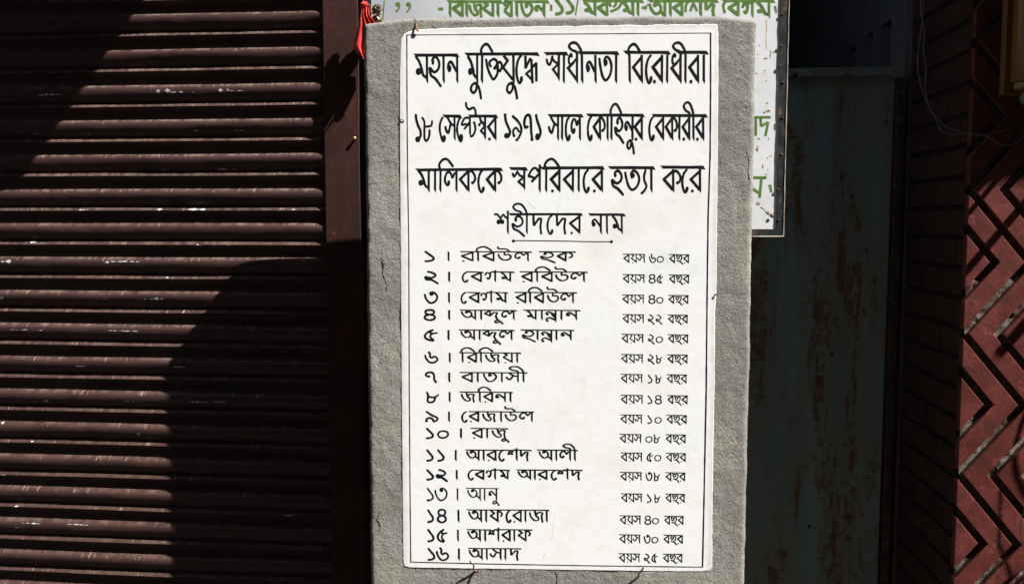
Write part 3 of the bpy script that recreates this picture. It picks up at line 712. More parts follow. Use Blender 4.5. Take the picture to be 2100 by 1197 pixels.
p.blob(1053, 494, 3.3, 3.3); p.blob(1254, 495.5, 3.3, 3.3); p.ribbon([(1053,494),(1062,493.2),(1100,493.6),(1160,494.3),(1220,495.6),(1254,495.5)], .42, tap0=1, tap1=1)
p.build('lettering', INK, PQ)

# names: row = (crop y, matra y, base y, items) with x in zoom pixels of 5.833
k5 = 5.8333
ROWS = [
 (500,92,212,[('1',55,185),('|',350),('m',485,1345),('ra',490,650),('i',703,870),('ba',748,900),('u',945,1105),('la',1138,1312),('m',1422,1868),('ha',1450,1640),('ka',1642,1838)]),
 (500,333,458,[('2',65,232),('|',358),('m',560,765),('e',508,602),('ba',612,748),('ga',782,918),('m',900,1135),('ma',965,1098),('m',1195,2010),('ra',1215,1355),('i',1410,1572),('ba',1452,1595),('u',1632,1785),('la',1808,1980)]),
 (500,578,712,[('3',65,222),('|',355),('m',560,730),('e',494,582),('ba',588,716),('ga',732,870),('m',865,1058),('ma',905,1040),('m',1135,1882),('ra',1148,1280),('i',1325,1475),('ba',1368,1490),('u',1535,1670),('la',1688,1850)]),
 (620,90,212,[('4',62,192),('|',357),('m',480,1165),('a',500,682),('aa',740),('bda',778,952),('us',840,975),('la',982,1140),('m',1240,1925),('ma',1275,1402),('aa',1465),('nna',1508,1640),('aa',1700),('na',1748,1885)]),
 (620,327,455,[('5',58,222),('|',350),('m',467,1138),('a',495,668),('aa',722),('bda',762,932),('us',825,950),('la',955,1115),('m',1208,1848),('ha',1232,1402),('aa',1415),('nna',1456,1590),('aa',1640),('na',1685,1820)]),
 (620,598,722,[('6',68,222),('|',364),('m',470,1215),('i',518,668),('ra',568,688),('i',738,886),('ja',788,965),('yya',998,1115),('aa',1170)]),
 (745,105,228,[('7',75,212),('|',358),('m',475,1290),('ba',500,640),('aa',700),('ta',762,932),('aa',988),('sa',1032,1192),('ii',1246,1078)]),
 (745,338,465,[('8',80,235),('|',363),('m',475,1115),('ja',500,668),('i',724,862),('ra',762,880),('na',902,1035),('aa',1090)]),
 (745,572,700,[('9',75,222),('|',356),('m',585,1368),('e',502,592),('ra',588,715),('ja',755,915),('aa',978),('u',1030,1168),('la',1195,1358)]),
 (865,72,196,[('1',75,172),('0',225,345),('|',500),('m',607,1060),('ra',625,756),('aa',812),('ja',868,1040),('us',930,1050)]),
 (865,330,465,[('1',80,168),('1',210,300),('|',437),('m',547,1110),('a',565,722),('aa',770),('ra',802,920),('e',945,1035),('shs',1058,1172),('m',1160,1340),('da',1198,1315),('m',1405,1892),('a',1430,1590),('aa',1638),('la',1678,1812),('ii',1860,1722)]),
 (865,568,690,[('1',80,172),('2',205,342),('|',448),('m',630,782),('e',578,662),('ba',662,775),('ga',798,915),('m',905,1082),('ma',958,1066),('m',1158,1700),('a',1180,1338),('aa',1383),('ra',1412,1532),('e',1572,1658),('shs',1652,1780),('m',1770,1950),('da',1815,1928)]),
 (985,86,240,[('1',85,172),('3',190,336),('|',458),('m',555,945),('a',575,738),('aa',782),('na',822,930),('us',830,935)]),
 (985,345,498,[('1',92,172),('4',220,322),('|',468),('m',562,1552),('a',590,750),('aa',800),('fa',845,995),('e',1034,1112),('ra',1112,1224),('aa',1270),('ja',1315,1488),('aa',1524)]),
 (985,580,728,[('1',92,178),('5',215,336),('|',462),('m',562,860),('a',580,736),('aa',788),('shs',828,955),('m',945,1350),('ra',982,1090),('aa',1136),('fa',1178,1330)]),
 (985,805,950,[('1',95,188),('6',208,350),('|',475),('m',578,1220),('a',595,760),('aa',808),('sa',842,982),('aa',1030),('da',1080,1195)]),
]
for ri, (cy0, my, by, items) in enumerate(ROWS):
    thin = .8 if ri == 12 else 1.0
    p = Pen(lu, 4.2*thin, 2.75*thin, SL+.00010, .08)
    y0 = cy0+my/k5; y1 = cy0+by/k5; fx = lambda x: 860+x/k5
    for it in items:
        g = it[0]
        if g == '|': p.upright(fx(it[1]), y0, y1, 1.05)
        elif g == 'm': p.matra(fx(it[1]), y0, fx(it[2]), y0+.8, 2.5*thin)
        elif g == 'i': p.ikar(fx(it[1]), fx(it[2]), y0, y1, 10)
        elif g == 'ii': p.iikar(fx(it[1]), fx(it[2]), y0, y1, 12)
        elif g == 'aa': p.upright(fx(it[1]), y0, y1)
        elif g == 'us': p.glyph('u_small', fx(it[1]), fx(it[2]), y0, y1)
        elif g in '0123456789':
            p2 = p.wv, p.wh; p.wv, p.wh = 4.2*thin, 3.8*thin
            p.glyph(g, fx(it[1]), fx(it[2]), y0-.5, y1); p.wv, p.wh = p2
        else: p.glyph(g, fx(it[1]), fx(it[2]), y0, y1)
    p.build('lettering', INK, PQ)
AGES = [('60',1277,1414,520.9),('45',1276,1414,562.6),('40',1275,1412.5,604.4),('22',1275.5,1411,644.5),('20',1273.5,1412,684.8),('28',1272.5,1411,726.1),
        ('18',1272,1409,766.7),('14',1272,1411,809.5),('10',1271,1409,849.8),('08',1269.5,1407,889.5),('50',1272,1407,927.5),('38',1271,1406,967.2),
        ('18',1272.5,1405,1011),('40',1269.7,1402.6,1056.2),('30',1268.8,1401,1095),('25',1268,1400,1133.8)]
for (dg, xa, xb, y0) in AGES:
    W2 = xb-xa; y1 = y0+18.6; p = Pen(lu, 2.6, 2.1, SL+.00010, .09)
    fx = lambda t: xa+W2*t
    dy = random.uniform(-.5,.5)
    p.matra(fx(0), y0, fx(.332), y0+.6, 2.0)
    p.glyph('ba', fx(.010), fx(.099), y0, y1); p.glyph('yya', fx(.124), fx(.207), y0, y1); p.glyph('sa', fx(.221), fx(.328), y0, y1)
    d0 = .402+random.uniform(-.006,.006)
    for q, ch in enumerate(dg):
        x_ = d0+q*.118; hgt = (y0+.5+dy, y1-.8+dy)
        p.glyph(ch, fx(x_), fx(x_+(.092 if ch != '1' else .072)), *hgt)
    p.matra(fx(.688), y0+.8, fx(.995), y0+1.4, 2.0)
    p.glyph('ba', fx(.697), fx(.78), y0+.6, y1+.6); p.glyph('cha', fx(.800), fx(.905), y0+.6, y1+.6); p.glyph('ra', fx(.905), fx(.989), y0+.6, y1+.6)
    p.build('lettering', INK, PQ)
# painted border line
p = Pen(lu, 2.4, 1.9, SL+.00008, .12)
def edge(pts, w_):
    q = []
    for i in range(len(pts)-1):
        n = max(2, int(math.hypot(pts[i+1][0]-pts[i][0], pts[i+1][1]-pts[i][1])/14))
        q += [(pts[i][0]+(pts[i+1][0]-pts[i][0])*j/n, pts[i][1]+(pts[i+1][1]-pts[i][1])*j/n) for j in range(n)]
    q.append(pts[-1]); p.wv = p.wh = w_; p.ribbon(q, 1, tap0=1, tap1=1)
edge([(833,72.6),(1000,71.5),(1250,70),(1458,68.6)], 1.9)
edge([(834.5,72),(834.8,200),(836,350),(838.5,500),(839.5,800),(841,1000),(842.5,1152)], 2.4)
edge([(1457,68),(1457,180),(1456,320),(1452,440),(1450,590),(1448,800),(1444,1000),(1440.5,1161)], 3.4)
edge([(842,1151),(1000,1155),(1200,1158.5),(1441,1161.5)], 2.2)
p.build('border_line', INK, PQ)
p = Pen(lu, .5, .5, SL+.00006, .2)
for q in ([(1000,652),(994,672),(987,695),(981,712),(979,735)], [(1139,1056),(1134,1080),(1131,1108)], [(1150,415),(1144,428),(1143,440)], [(1081,412),(1092,424),(1100,428)], [(1117,1132),(1114,1146)]): p.ribbon(spline(q,4), 1)
HAIR = paint('hairline_crack', (.30,.25,.2), (.45,.38,.3), .8, .1)
p.build('crack', HAIR, PQ)

# rusty wires and nails sticking out round the plaque
def wire(name, pts, label, cat, r=.0011, mat=WIRE):
    q = [lu(x, y, d) for x, y, d in pts]
    b = MB(); b.tube(spline([tuple(v_) for v_ in q], 4), r, 7)
    o = b.build(name, mat, origin=q[-1]); tag(o, label, cat); return o
wire('bent_wire', [(966,1138,.030),(970,1146,.024),(973,1152,.016),(971.5,1162,.010),(973,1169,.003),(975,1171,-.004)], 'thin bent rusty wire at the bottom left edge of the white plaque', 'wire', .0016)
wire('bent_nail', [(975,1171,-.004),(976,1169,.006),(984,1166.5,.013)], 'short bent rusty nail on the cement just below the bent wire', 'nail', .0018)
wire('bent_wire', [(1317,1152,.026),(1314,1160,.02),(1309,1170,.012),(1310,1178,.004),(1311,1181,-.004)], 'thin rusty wire at the bottom right edge of the white plaque', 'wire', .0017)
wire('wire_stub', [(853,46,-.003),(854,53,.003),(855,61,.006),(859,66,.005)], 'small rusty wire stub above the top left corner of the plaque', 'wire', .0017)
wire('hook', [(820,248,-.003),(823,245.5,.0028),(827,246.5,.003),(828.5,250,.0015)], 'tiny dark hook at the left edge of the plaque', 'hook', .0008, IRON)
wire('hook', [(1473,604,-.003),(1467,603,.003),(1464,606,.003),(1463,612,.0015)], 'tiny dark hook at the right edge of the plaque', 'hook', .0008, IRON)

# ------------------------------------------------------------------ sign behind the pillar
SY = 1.982; SQ = SY/1.966
def sx(x): return x*SQ
def sz(z): return 1.5+(z-1.5)*SQ
def sg(px, py, off=0.0):
    q = onY(px, py, SY); q.y -= off; return q
SN = thing('painted_sign', 'white enamel sign with green Bengali lettering in a black frame behind the pillar', 'sign', (-.05, SY, 1.467))
v = []; f = []
nxs, nzs = 60, 60; xa, xb, za, zb = sx(-.497), sx(.381), sz(1.482), 2.28
for j in range(nzs+1):
    for i in range(nxs+1):
        x = xa+(xb-xa)*i/nxs; z = za+(zb-za)*j/nzs; v.append((x, SY, z))
for j in range(nzs):
    for i in range(nxs): a_ = j*(nxs+1)+i; f.append((a_, a_+1, a_+nxs+2, a_+nxs+1))
nb = len(v); v += [(xa,SY+.003,za),(xb,SY+.003,za),(xb,SY+.003,zb),(xa,SY+.003,zb)]; f.append((nb+3,nb+2,nb+1,nb))
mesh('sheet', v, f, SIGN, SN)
def bar(x0, x1, z0, z1, vert):
    v = []; f = []; n = 70
    for k in range(n+1):
        t = k/n
        for (e, yy) in ((0,SY+.013),(0,SY-.003),(1,SY-.003),(1,SY+.013)):
            if vert: z = z0+(z1-z0)*t; x = (x0, x1)[e] + .0011*noise.noise(Vector((z*22, e*5, 1))) + .0005*noise.noise(Vector((z*110, e*5, 2)))
            else: x = x0+(x1-x0)*t; z = (z0, z1)[e] + .0010*noise.noise(Vector((x*22, e*5, 3))) - (.0025*max(0, noise.noise(Vector((x*70, 2, 3)))) if e == 0 else 0)
            v.append((x, yy+.0012*noise.noise(Vector((x*30, z*30, 1))), z))
    for k in range(n):
        for q_ in range(4): f.append((k*4+q_, k*4+(q_+1)%4, k*4+4+(q_+1)%4, k*4+4+q_))
    f += [(0,1,2,3), (n*4+3,n*4+2,n*4+1,n*4)]
    mesh('frame_bar', v, f, IRON, SN)
bar(sx(.3745), sx(.3895), sz(1.468), 2.295, True); bar(sx(-.509), sx(-.4955), sz(1.468), 2.295, True)
bar(sx(-.4955), sx(.374), sz(1.4675), sz(1.4825), False); bar(sx(-.4955), sx(.374), 2.281, 2.295, False)
# bright bare lip on the outer right edge
b = MB()
q = [(sx(.3905)+.0006*noise.noise(Vector((0,0,z*30))), SY-.0035, z) for z in [sz(1.467)+.83*k/50 for k in range(51)]]
b.tube(q, [.0009+.0008*abs(noise.noise(Vector((k*.7, 3, 1)))) for k in range(51)], 6); b.tube([(sx(.30),SY-.0035,sz(1.4665)),(sx(.36),SY-.004,sz(1.4668)),(sx(.3895),SY-.0035,sz(1.467))], .0014, 6); b.build('bare_lip', EDGE, SN)
p = Pen(lambda x, y, o_: sg(x, y, o_), 6.2, 6.2, .00008, .08); p.step = 1.5e-6
kp, kq = 4.773, 4.565
PX = lambda x: 760+x/kp
QX = lambda x: 1180+x/kq
y0, y1 = 4.0, 37.0
p.raw('l', [(PX(135),2),(PX(118),42)], .5)
for cx_ in (265, 370):
    p.blob(PX(cx_), 10, 5, 5); p.raw('s', [(PX(cx_+18),10),(PX(cx_+12),18),(PX(cx_-20),26)], .6)
p.raw('l', [(PX(660),19),(PX(710),19)], .95)
p.matra(PX(742), y0, PX(1285), y0, 6)
p.upright(PX(778), y0-4, y1); p.glyph('ba', PX(800), PX(905), y0, y1); p.upright(PX(940), y0, y1); p.glyph('ja', PX(962), PX(1095), y0, y1); p.glyph('ya', PX(1095), PX(1205), y0, y1); p.upright(PX(1247), y0, y1)
p.glyph('kha', PX(1300), PX(1385), y0-3, y1); p.matra(PX(1395), y0, PX(1740), y0, 6); p.upright(PX(1430), y0, y1); p.glyph('ta', PX(1470), PX(1590), y0, y1); p.glyph('na', PX(1600), PX(1705), y0+2, y1)
p.raw('l', [(PX(1768),10),(PX(1768),23)], .8)
p.glyph('1', PX(1800), PX(1885), y0-6, y1-6); p.glyph('1', PX(1905), PX(1990), y0-8, y1-8)
p.raw('l', [(PX(2032),-2),(PX(2005),32)], .55)
y1 = 35.0
p.matra(QX(60), 2.5, QX(630), 2.5, 6); p.glyph('ma', QX(70), QX(192), 3, y1); p.glyph('ba', QX(205), QX(302), 3, y1)
QQ = lambda L_: [(QX(x), y/4.565) for x, y in L_]
p.raw('s', QQ([(338,62),(322,45),(328,18),(352,6),(378,20),(376,50),(352,70)]), .85); p.raw('s', QQ([(432,-4),(426,42),(396,82),(326,112)]), .9)
p.glyph('ma', QX(432), QX(545), 3, y1); p.upright(QX(586), 3, y1); p.raw('l', [(QX(622),16.5),(QX(672),16.5)], .95)
p.matra(QX(675), 2.5, QX(1330), 2.5, 6); p.glyph('a', QX(690), QX(850), 3, y1+5); p.upright(QX(888), 3, y1); p.glyph('ba', QX(912), QX(1005), 3, y1)
p.raw('s', [(QX(1060),3),(QX(1035),12),(QX(1032),26)], .9); p.raw('s', [(QX(1075),24),(QX(1105),10),(QX(1140),24)], .9); p.raw('l', [(QX(1105),4),(QX(1100),14)], .8); p.upright(QX(1172), 3, y1); p.glyph('da', QX(1208), QX(1312), 3, y1)
p.matra(QX(1368), 2.5, QX(1860), 2.5, 6); p.raw('s', [(QX(1410),3),(QX(1385),12),(QX(1400),28)], .9); p.glyph('ba', QX(1428), QX(1532), 3, y1); p.glyph('ga', QX(1560), QX(1665), 6, y1+2); p.glyph('ma', QX(1685), QX(1822), 3, y1+3)
p.raw('l', [(QX(1868),13),(QX(1880),24)], .8)
# lower words at the right edge of the pillar
R3 = lambda x, y: (1400+x/2.993, 200+y/2.993)
p.wv = p.wh = 6.0
p.raw('l', [R3(440,122), R3(540,122)], .95); p.raw('l', [R3(449,122), R3(449,235)], .9); p.raw('l', [R3(478,122), R3(482,178)], .9); p.raw('l', [R3(482,176), R3(525,152)], .9); p.raw('l', [R3(525,150), R3(508,238)], .9); p.raw('l', [R3(566,162), R3(566,202)], .7)
p.raw('l', [R3(430,492), R3(515,492)], .95); p.raw('l', [R3(484,495), R3(472,615)], 1.0); p.raw('l', [R3(430,560), R3(468,585)], .9); p.raw('l', [R3(537,535), R3(544,582)], .85)
p.build('lettering', GREEN, SN)
# bolts and rust spots along the frame
RSP = paint('rust_spot', (.10,.03,.012), (.26,.10,.035), .9, .1, 260)
for (px, py, r_) in ((1603,30,3.2),(1600,95,3.4),(1598,137,3.6),(1605,170,3.0),(1604,242,2.6),(1602,317,3.0),(1594,389,3.4),(1582,443,3.6),(1596,451,2.4)):
    q = sg(px, py, .0045); b = MB(); b.lathe(q+Vector((0,.001,0)), (0,-1,0), [(0,r_*.00106),(.0008,r_*.00095),(.0014,r_*.0005)], 9); b.build('rivet', RUST, SN, smooth=True)
HALO = paint('rust_halo', (.42,.27,.12), (.62,.52,.36), .9, .1, 300)
SPOTS = ((1592,24,2,4),(1558,94,.8,2),(1554,112,.8,2),(1580,108,1.2,4),(1586,107,.8,2.5),(1579,116,1.4,4),(1568,145,2,1),(1571,166,1.5,1.6),(1573,212,1.6,2.5),(1575,228,6,3),(1568,231,3,2),(1555,285,3.5,2),(1576,285,2,1.6),(1553,305,3,5),(1580,320,2,1.5),(1574,324,1.5,1),(1564,341,1.5,3.5),(1571,358,2,1),(1576,381,1.2,2),(1554,418,4,3),(1581,440,2.4,5),(1574,436,5,2),(1588,438,2.5,1.5),(1551,151,2,1),(1570,120,4,1))
for (mat_, big_, cnt, off_) in ((HALO, 1.0, 5, .00004), (RSP, .55, 7, .00012)):
    p = Pen(lambda x, y, o_: sg(x, y, o_), 1.3, 1.3, off_, .4); p.step = 1e-6
    for (px, py, rx, ry) in SPOTS:
        for q_ in range(cnt):
            a_ = random.random()*6.28; r_ = random.random()**.7
            sc_ = random.uniform(.25, .75)*big_
            p.blob(px+math.cos(a_)*rx*r_, py+math.sin(a_)*ry*r_, max(.5, rx*sc_), max(.4, ry*sc_))
    if mat_ is RSP: p.ribbon(spline([(1560,424),(1567,430),(1574,438),(1582,443),(1588,448)],4), .9)
    else: p.ribbon(spline([(1571,40),(1572,60),(1571,85),(1573,105)],4), 1.2)
    tag(p.build('rust_spot', mat_, SN), kind='stuff')

# a crease line across the sheet, and the folded dent in the lower corner

# ------------------------------------------------------------------ red cloth and bolt at the sign's left end
CY = 1.942
RC = thing('red_cloth', 'red cotton rag knotted at the top and hanging beside the pillar corner', 'cloth', onY(747, 20, CY))
Lb = [(739,12),(737,30),(734,55),(729,78),(724,98),(732,108),(744,121)]; Rb = [(755,12),(757,32),(774,52),(794,64),(792,92),(776,112),(756,126)]
v = []; f = []; nu, nv = 26, 42
lb = spline(Lb, 7); rb = spline(Rb, 7)
for j in range(nv+1):
    t = j/nv; l_ = lb[int(t*(len(lb)-1))]; r_ = rb[int(t*(len(rb)-1))]
    for i in range(nu+1):
        s_ = i/nu; px = l_[0]+(r_[0]-l_[0])*s_; py = l_[1]+(r_[1]-l_[1])*s_
        amp = .004+.005*min(1, t*2)
        yy = CY + amp*(math.sin(s_*22+1.6*math.sin(t*3.0))+.4*math.sin(s_*41+t*4)) + .004*noise.noise(Vector((s_*4, t*5, 3))) - .003*t
        v.append(onY(px, py, yy))
for j in range(nv):
    for i in range(nu): a_ = j*(nu+1)+i; f.append((a_, a_+nu+1, a_+nu+2, a_+1))
o = mesh('hanging_part', v, f, CLOTH, RC, smooth=True)
md = o.modifiers.new('thickness', 'SOLIDIFY'); md.thickness = .0011
kc = onY(747, 10, CY)
v = []; f = []
for j in range(11):
    th = math.pi*j/10
    for i in range(16):
        ph = 2*math.pi*i/16; d = Vector((math.sin(th)*math.cos(ph), math.sin(th)*math.sin(ph), math.cos(th)))
        r_ = 1+.35*noise.noise(d*2.2)+.12*math.sin(ph*5+th*4)
        v.append(kc+Vector((d.x*.0085*r_, d.y*.007*r_, d.z*.0065*r_)))
for j in range(10):
    for i in range(16): f.append((j*16+i, j*16+(i+1)%16, (j+1)*16+(i+1)%16, (j+1)*16+i))
mesh('knot', v, f, CLOTH, RC, smooth=True)
BO = thing('wire_fastening', 'dark bronze bolt and twisted wire above the pillar corner, right of the red rag', 'fastening', onY(772, 25, 1.95))
q = onY(775, 24, 1.95)
b = MB(); b.lathe(q+Vector((0,.012,0)), (-.15,-1,.1), [(0,.006),(.012,.006),(.013,.0105),(.019,.0105),(.0205,.008)], 6); b.build('nut', BRONZE, BO)
b = MB(); b.lathe(q+Vector((-.003,-.007,.002)), (-.15,-1,.1), [(0,.0045),(.008,.0045),(.009,.002)], 12); b.build('bolt_end', BRONZE, BO, smooth=True)
b = MB(); b.lathe(onY(772,38,1.95), (0,0,1), [(-.012,.011),(-.004,.012),(.004,.008)], 12); b.build('clamp', BRONZE, BO)
b = MB()
ring = [q+Vector((.010*math.cos(t)+.002, -.012+.003*math.sin(2*t), .012*math.sin(t))) for t in [k*.42 for k in range(15)]]
b.tube(ring, .0016, 7); b.tube([onY(755,8,CY), onY(761,16,1.94), onY(757,24,1.943), onY(766,30,1.945)], .0012, 6); b.build('twisted_wire', WIRE, BO, smooth=True)

# ------------------------------------------------------------------ gate
GY = 2.39
GT = thing('iron_gate', 'rusty teal sheet steel gate standing in the dark passage', 'gate', (.1, GY, .12))
# shallow pressed pleats
v = []; f = []
nx = 240; x0, x1, z0, z1 = -.58, .737, .14, 1.862
for (z) in (z0, z1):
    for i in range(nx+1):
        x = x0+(x1-x0)*i/nx
        ph = ((x+5) % .13)/.13
        d = .0022*(.5+.5*math.cos(2*math.pi*ph)) + .002*noise.noise(Vector((x*4, z*2, 7)))
        v.append((x, GY-d, z))
m = nx+1
for i in range(nx): f.append((i, i+1, m+i+1, m+i))
nb = len(v); v += [(x0,GY+.003,z0),(x1,GY+.003,z0),(x1,GY+.003,z1),(x0,GY+.003,z1)]; f.append((nb+3,nb+2,nb+1,nb))
mesh('sheet', v, f, GATE, GT)
b = MB(); b.cbox(-.58, .744, GY-.016, GY+.01, 1.863, 1.884, .0015); b.build('top_rail', GATE, GT)
b = MB(); b.cbox(.745, .763, GY-.010, GY+.02, .13, 1.860, .0015); b.build('stile', RUST, GT)
b = MB(); b.cbox(-.598, -.581, GY-.010, GY+.02, .13, 1.884, .0015); b.build('stile', RUST, GT)
q = onY(1630, 155, GY-.016); b = MB(); b.lathe(q, (0,-1,0), [(0,.007),(.003,.0065),(.006,.003)], 12); b.build('bolt_head', RUST, GT, smooth=True)
for (px, py) in ((1707,726),(1679,788),(1777,513),(1748,403),(1772,640),(1660,1080)):
    q = onY(px, py, GY-.007); b = MB(); b.lathe(q+Vector((0,.003,0)), (0,-1,0), [(0,.004),(.004,.0035),(.005,.0015)], 8); b.build('rivet', RUST, GT)
GP = MB(); GP.cbox(.7755, .80, GY-.006, GY+.04, .12, 2.6, .002)
o = GP.build('gate_post', POST, origin=(.788, GY, .12)); tag(o, 'slim dark painted post between the teal gate and the brick return', 'post')

# ------------------------------------------------------------------ chevron pillar with brick return
CX = .778
CP = thing('chevron_pillar', 'brick pillar with glossy red chevron bands in front and dark bricks on its side', 'pillar', (1.1, 2.1, .12))
b = MB(); b.box(CX+.009, 1.6, 2.0215, 2.382, .12, 3.5); b.build('mortar_core', MORTAR, CP)
v = []; f = []; mx, mz = 100, 380
for j in range(mz+1):
    for i in range(mx+1):
        x = CX+.0085+.42*i/mx; z = .55+1.55*j/mz
        v.append((x, 2.0165+.003*noise.noise(Vector((x*70, z*70, 0)))+.0022*noise.noise(Vector((x*190, z*190, 4))), z))
for j in range(mz):
    for i in range(mx): a_ = j*(mx+1)+i; f.append((a_, a_+1, a_+mx+2, a_+mx+1))
mesh('joint_mortar', v, f, MORTAR, CP, smooth=True)
b = MB(); b.box(CX+.006, CX+.0088, 2.0195, 2.381, .12, 3.5); b.build('side_mortar', JOINT, CP)
def brickmesh(L, h, c):
    b = MB(); b.cbox(0, .010, 0, L, 0, h, c)
    me = bpy.data.meshes.new('brick')
    me.from_pydata([tuple(v_) for v_ in b.v], [], b.f); me.materials.append(BRICK); return me
BM = {}
pit = .0653; jt = .0105
zj = 1.595
for rix in range(-22, 24):
    zb_ = zj - (rix+1)*pit + jt*.5; h = pit-jt
    if zb_ < .12 or zb_ > 3.1: continue
    A_ = rix % 2 == 0
    ys = [2.0195 if True else 0] + [y for y in ([2.056, 2.196, 2.336] if A_ else [2.131, 2.271]) ] + [2.380]
    for k in range(len(ys)-1):
        L = round(ys[k+1]-ys[k]-.0056, 4)
        key = L
        if key not in BM: BM[key] = brickmesh(L, h, .0016)
        o = bpy.data.objects.new('brick', BM[key]); col.objects.link(o)
        o.location = (CX+random.uniform(-.0006,.0006), ys[k]+.0028, zb_+random.uniform(-.0006,.0006)); attach(o, CP)
# chevron tiles
PZ = .3055; ZL = 1.565; AMP = .127; SP = .070; GW = .0158
def gx(z):
    t = ((ZL - z)/PZ) % 1.0
    return AMP*(1-abs(2*t-1))
def clipx(poly, xm, keep_right=True):
    out = []
    for i in range(len(poly)):
        a_, b_ = poly[i], poly[(i+1)%len(poly)]
        ia = (a_[0] >= xm) == keep_right; ib = (b_[0] >= xm) == keep_right
        if ia: out.append(a_)
        if ia != ib:
            t = (xm-a_[0])/(b_[0]-a_[0]); out.append((xm, a_[1]+(b_[1]-a_[1])*t))
    return out
slope = math.hypot(AMP, PZ/2)/(PZ/2)     # horizontal width of a groove per perpendicular width
hw = GW*slope/2
for k in range(-3, 12):
    for n in range(-5, 5):
        # one chevron: right apex -> left apex -> right apex
        zt = ZL + PZ/2 - n*PZ; zm = ZL - n*PZ; zb_ = zm - PZ/2
        if zb_ < .12 or zt > 3.4: continue
        xl = .780 + SP*k + hw; xr = .780 + SP*(k+1) - hw
        poly = [(xl+AMP, zt), (xl, zm), (xl+AMP, zb_), (xr+AMP, zb_), (xr, zm), (xr+AMP, zt)]
        cuts = [(poly, 0)]
        pl = clipx(poly, CX)
        if len(pl) < 3: continue
        pl = clipx(pl, 1.6, False)
        if len(pl) < 3: continue
        # split apart: a clipped chevron may leave two pieces; build each arm separately when the middle is cut away
        pieces = [pl]
        if xr < CX+.002:
            up_ = clipx([(xl+AMP, zt), (xl, zm), (xr, zm), (xr+AMP, zt)], CX); dn_ = clipx([(xl, zm), (xl+AMP, zb_), (xr+AMP, zb_), (xr, zm)], CX)
            pieces = [up_, dn_]
        for pl in pieces:
            # drop doubled points
            q = []
            for a_ in pl:
                if not q or math.hypot(a_[0]-q[-1][0], a_[1]-q[-1][1]) > 1e-4: q.append(a_)
            if len(q) > 2 and math.hypot(q[0][0]-q[-1][0], q[0][1]-q[-1][1]) < 1e-4: q.pop()
            area = sum(q[i][0]*q[(i+1)%len(q)][1]-q[(i+1)%len(q)][0]*q[i][1] for i in range(len(q)))/2
            if abs(area) < .00015: continue
            if area < 0: q.reverse()
            m = len(q); c_ = .0012; ins = []
            for i in range(m):
                p0, p1, p2 = q[i-1], q[i], q[(i+1)%m]
                def nrm(a_, b_):
                    dx, dz = b_[0]-a_[0], b_[1]-a_[1]; l_ = math.hypot(dx, dz)
                    flat = abs(dz) < 1e-5 and abs(abs(a_[1]-zt)) < 1e-4 or abs(dz) < 1e-5 and abs(a_[1]-zb_) < 1e-4
                    return (-dz/l_, dx/l_, 0.0 if flat else c_)
                n1 = nrm(p0, p1); n2 = nrm(p1, p2)
                # solve for the inset corner
                det = n1[0]*n2[1]-n1[1]*n2[0]
                if abs(det) < 1e-6: ins.append((p1[0]+n1[0]*n1[2], p1[1]+n1[1]*n1[2])); continue
                d1, d2 = n1[2], n2[2]
                ins.append((p1[0]+(d1*n2[1]-d2*n1[1])/det, p1[1]+(n1[0]*d2-n2[0]*d1)/det))
            dy = .0004*math.sin(k*2.3)
            v = [(x, 2.0185, z) for x, z in q] + [(x, 2.0012+dy, z) for x, z in q] + [(x, 2.0+dy, z) for x, z in ins]
            f = [tuple(range(2*m, 3*m))]
            for i in range(m):
                j = (i+1)%m
                f.append((i, j, m+j, m+i)); f.append((m+i, m+j, 2*m+j, 2*m+i))
            mesh('chevron_tile', v, f, TILE, CP)

# ------------------------------------------------------------------ amber box at the top right
AB = thing('amber_lamp_box', 'amber and orange brown lamp box at the upper end of the chevron pillar', 'lamp', (.84, 1.93, 1.75))
b = MB(); b.cbox(.806, .95, 1.925, 1.943, 1.752, 2.3, .003); b.build('back_board', BOARD, AB)
b = MB(); b.lathe((.848, 1.90, 1.772), (0,0,1), [(0,.030),(.004,.036),(.5,.036),(.504,.03)], 24); b.build('amber_tube', AMBER, AB, smooth=True)
b = MB(); b.lathe((.848, 1.90, 1.760), (0,0,1), [(0,.026),(.002,.029),(.011,.029),(.0118,.026)], 24); b.build('end_cap', CAP, AB)
b = MB(); b.lathe((.846, 1.90, 1.727), (0,0,1), [(0,.004),(.004,.013),(.016,.017),(.028,.013),(.032,.008)], 16); b.build('knob', KNOB, AB, smooth=True)
b = MB(); b.tube([(.846,1.898,1.728),(.842,1.896,1.722),(.838,1.895,1.714)], .001, 6); b.build('wire_end', CABLE, AB)

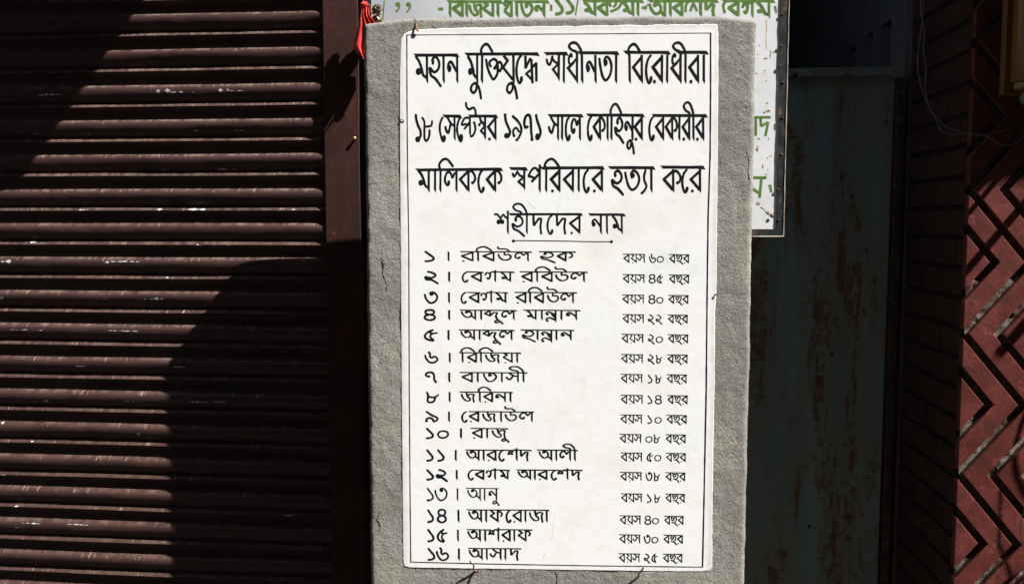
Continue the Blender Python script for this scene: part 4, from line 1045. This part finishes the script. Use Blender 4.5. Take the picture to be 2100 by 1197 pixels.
# ------------------------------------------------------------------ hanging cables
k3 = 2.992
WA = [(872,-60),(862,60),(878,150),(886,215),(877,300),(888,370),(895,430),(890,540),(918,660),(1000,762),(1100,812),(1230,832),(1330,815),(1430,785),(1520,750),(1700,690)]
WB = [(885,-60),(872,120),(860,220),(846,320),(844,410),(852,480),(875,560),(905,640),(955,735),(1000,812),(1080,826),(1170,818),(1260,838),(1310,862),(1350,890),(1400,893),(1450,870),(1520,820),(1700,700)]
for pts, lab, r_ in ((WA, 'thin grey cable looping down in front of the brick return, the longer even loop', .0010), (WB, 'thin grey cable twisted with another, the one sagging lower at its right end', .0010)):
    q = [onY(1600+x/k3, y/k3, 1.97) for x, y in pts]
    b = MB(); b.tube(spline([tuple(a_) for a_ in q], 5), r_, 6); o = b.build('hanging_cable', CABLE, origin=q[7], smooth=True)
    tag(o, lab, 'cable', 'thin cables by the brick return')
q = [onY(x, y, 1.93) for x, y in ((2140,960),(2108,1020),(2096,1058),(2093,1085),(2097,1112),(2120,1140))]
b = MB(); b.tube(spline([tuple(a_) for a_ in q], 5), .0009, 6); tag(b.build('loose_wire', IRON, origin=q[-1]), 'thin dark loop of wire at the right edge in front of the red chevrons', 'wire')
# cables outside the frame on the right whose shade crosses the chevrons
for kk, (xs, zs_, lab) in enumerate(((1.185, 1.75, 'black service cable sagging right of the chevron pillar, the upper one'), (1.215, 1.25, 'black service cable sagging right of the chevron pillar, the lower one'))):
    q = [(xs+.10*t+.03*math.sin(t*7+kk), 1.86+.02*math.cos(t*4), zs_-.5*t) for t in [k/20 for k in range(21)]]
    b = MB(); b.tube(q, .0032, 7); tag(b.build('service_cable', IRON, origin=q[-1]), lab, 'cable', 'service cables right of the frame')
VN = thing('hanging_creeper', 'leafy creeper hanging right of the chevron pillar', 'plant', (1.16, 1.85, 1.05))
b = MB(); b.tube([(1.20,1.84,1.35),(1.18,1.85,1.2),(1.19,1.86,1.1),(1.18,1.85,1.0)], .002, 5); b.build('stem', LEAF, VN)
b = MB()
for k in range(22):
    c_ = Vector((1.185+random.uniform(-.03,.04), 1.85+random.uniform(-.02,.02), .96+random.uniform(0,.13))); d = Vector((random.uniform(-1,1), random.uniform(-.5,.5), random.uniform(-1,.3))).normalized()*.022; e = d.cross(Vector((random.random(),random.random(),random.random()))).normalized()*.008
    b.add([c_-d, c_+e, c_+d, c_-e], [(0,1,2,3)])
o = b.build('foliage', LEAF, VN); o['kind'] = 'stuff'
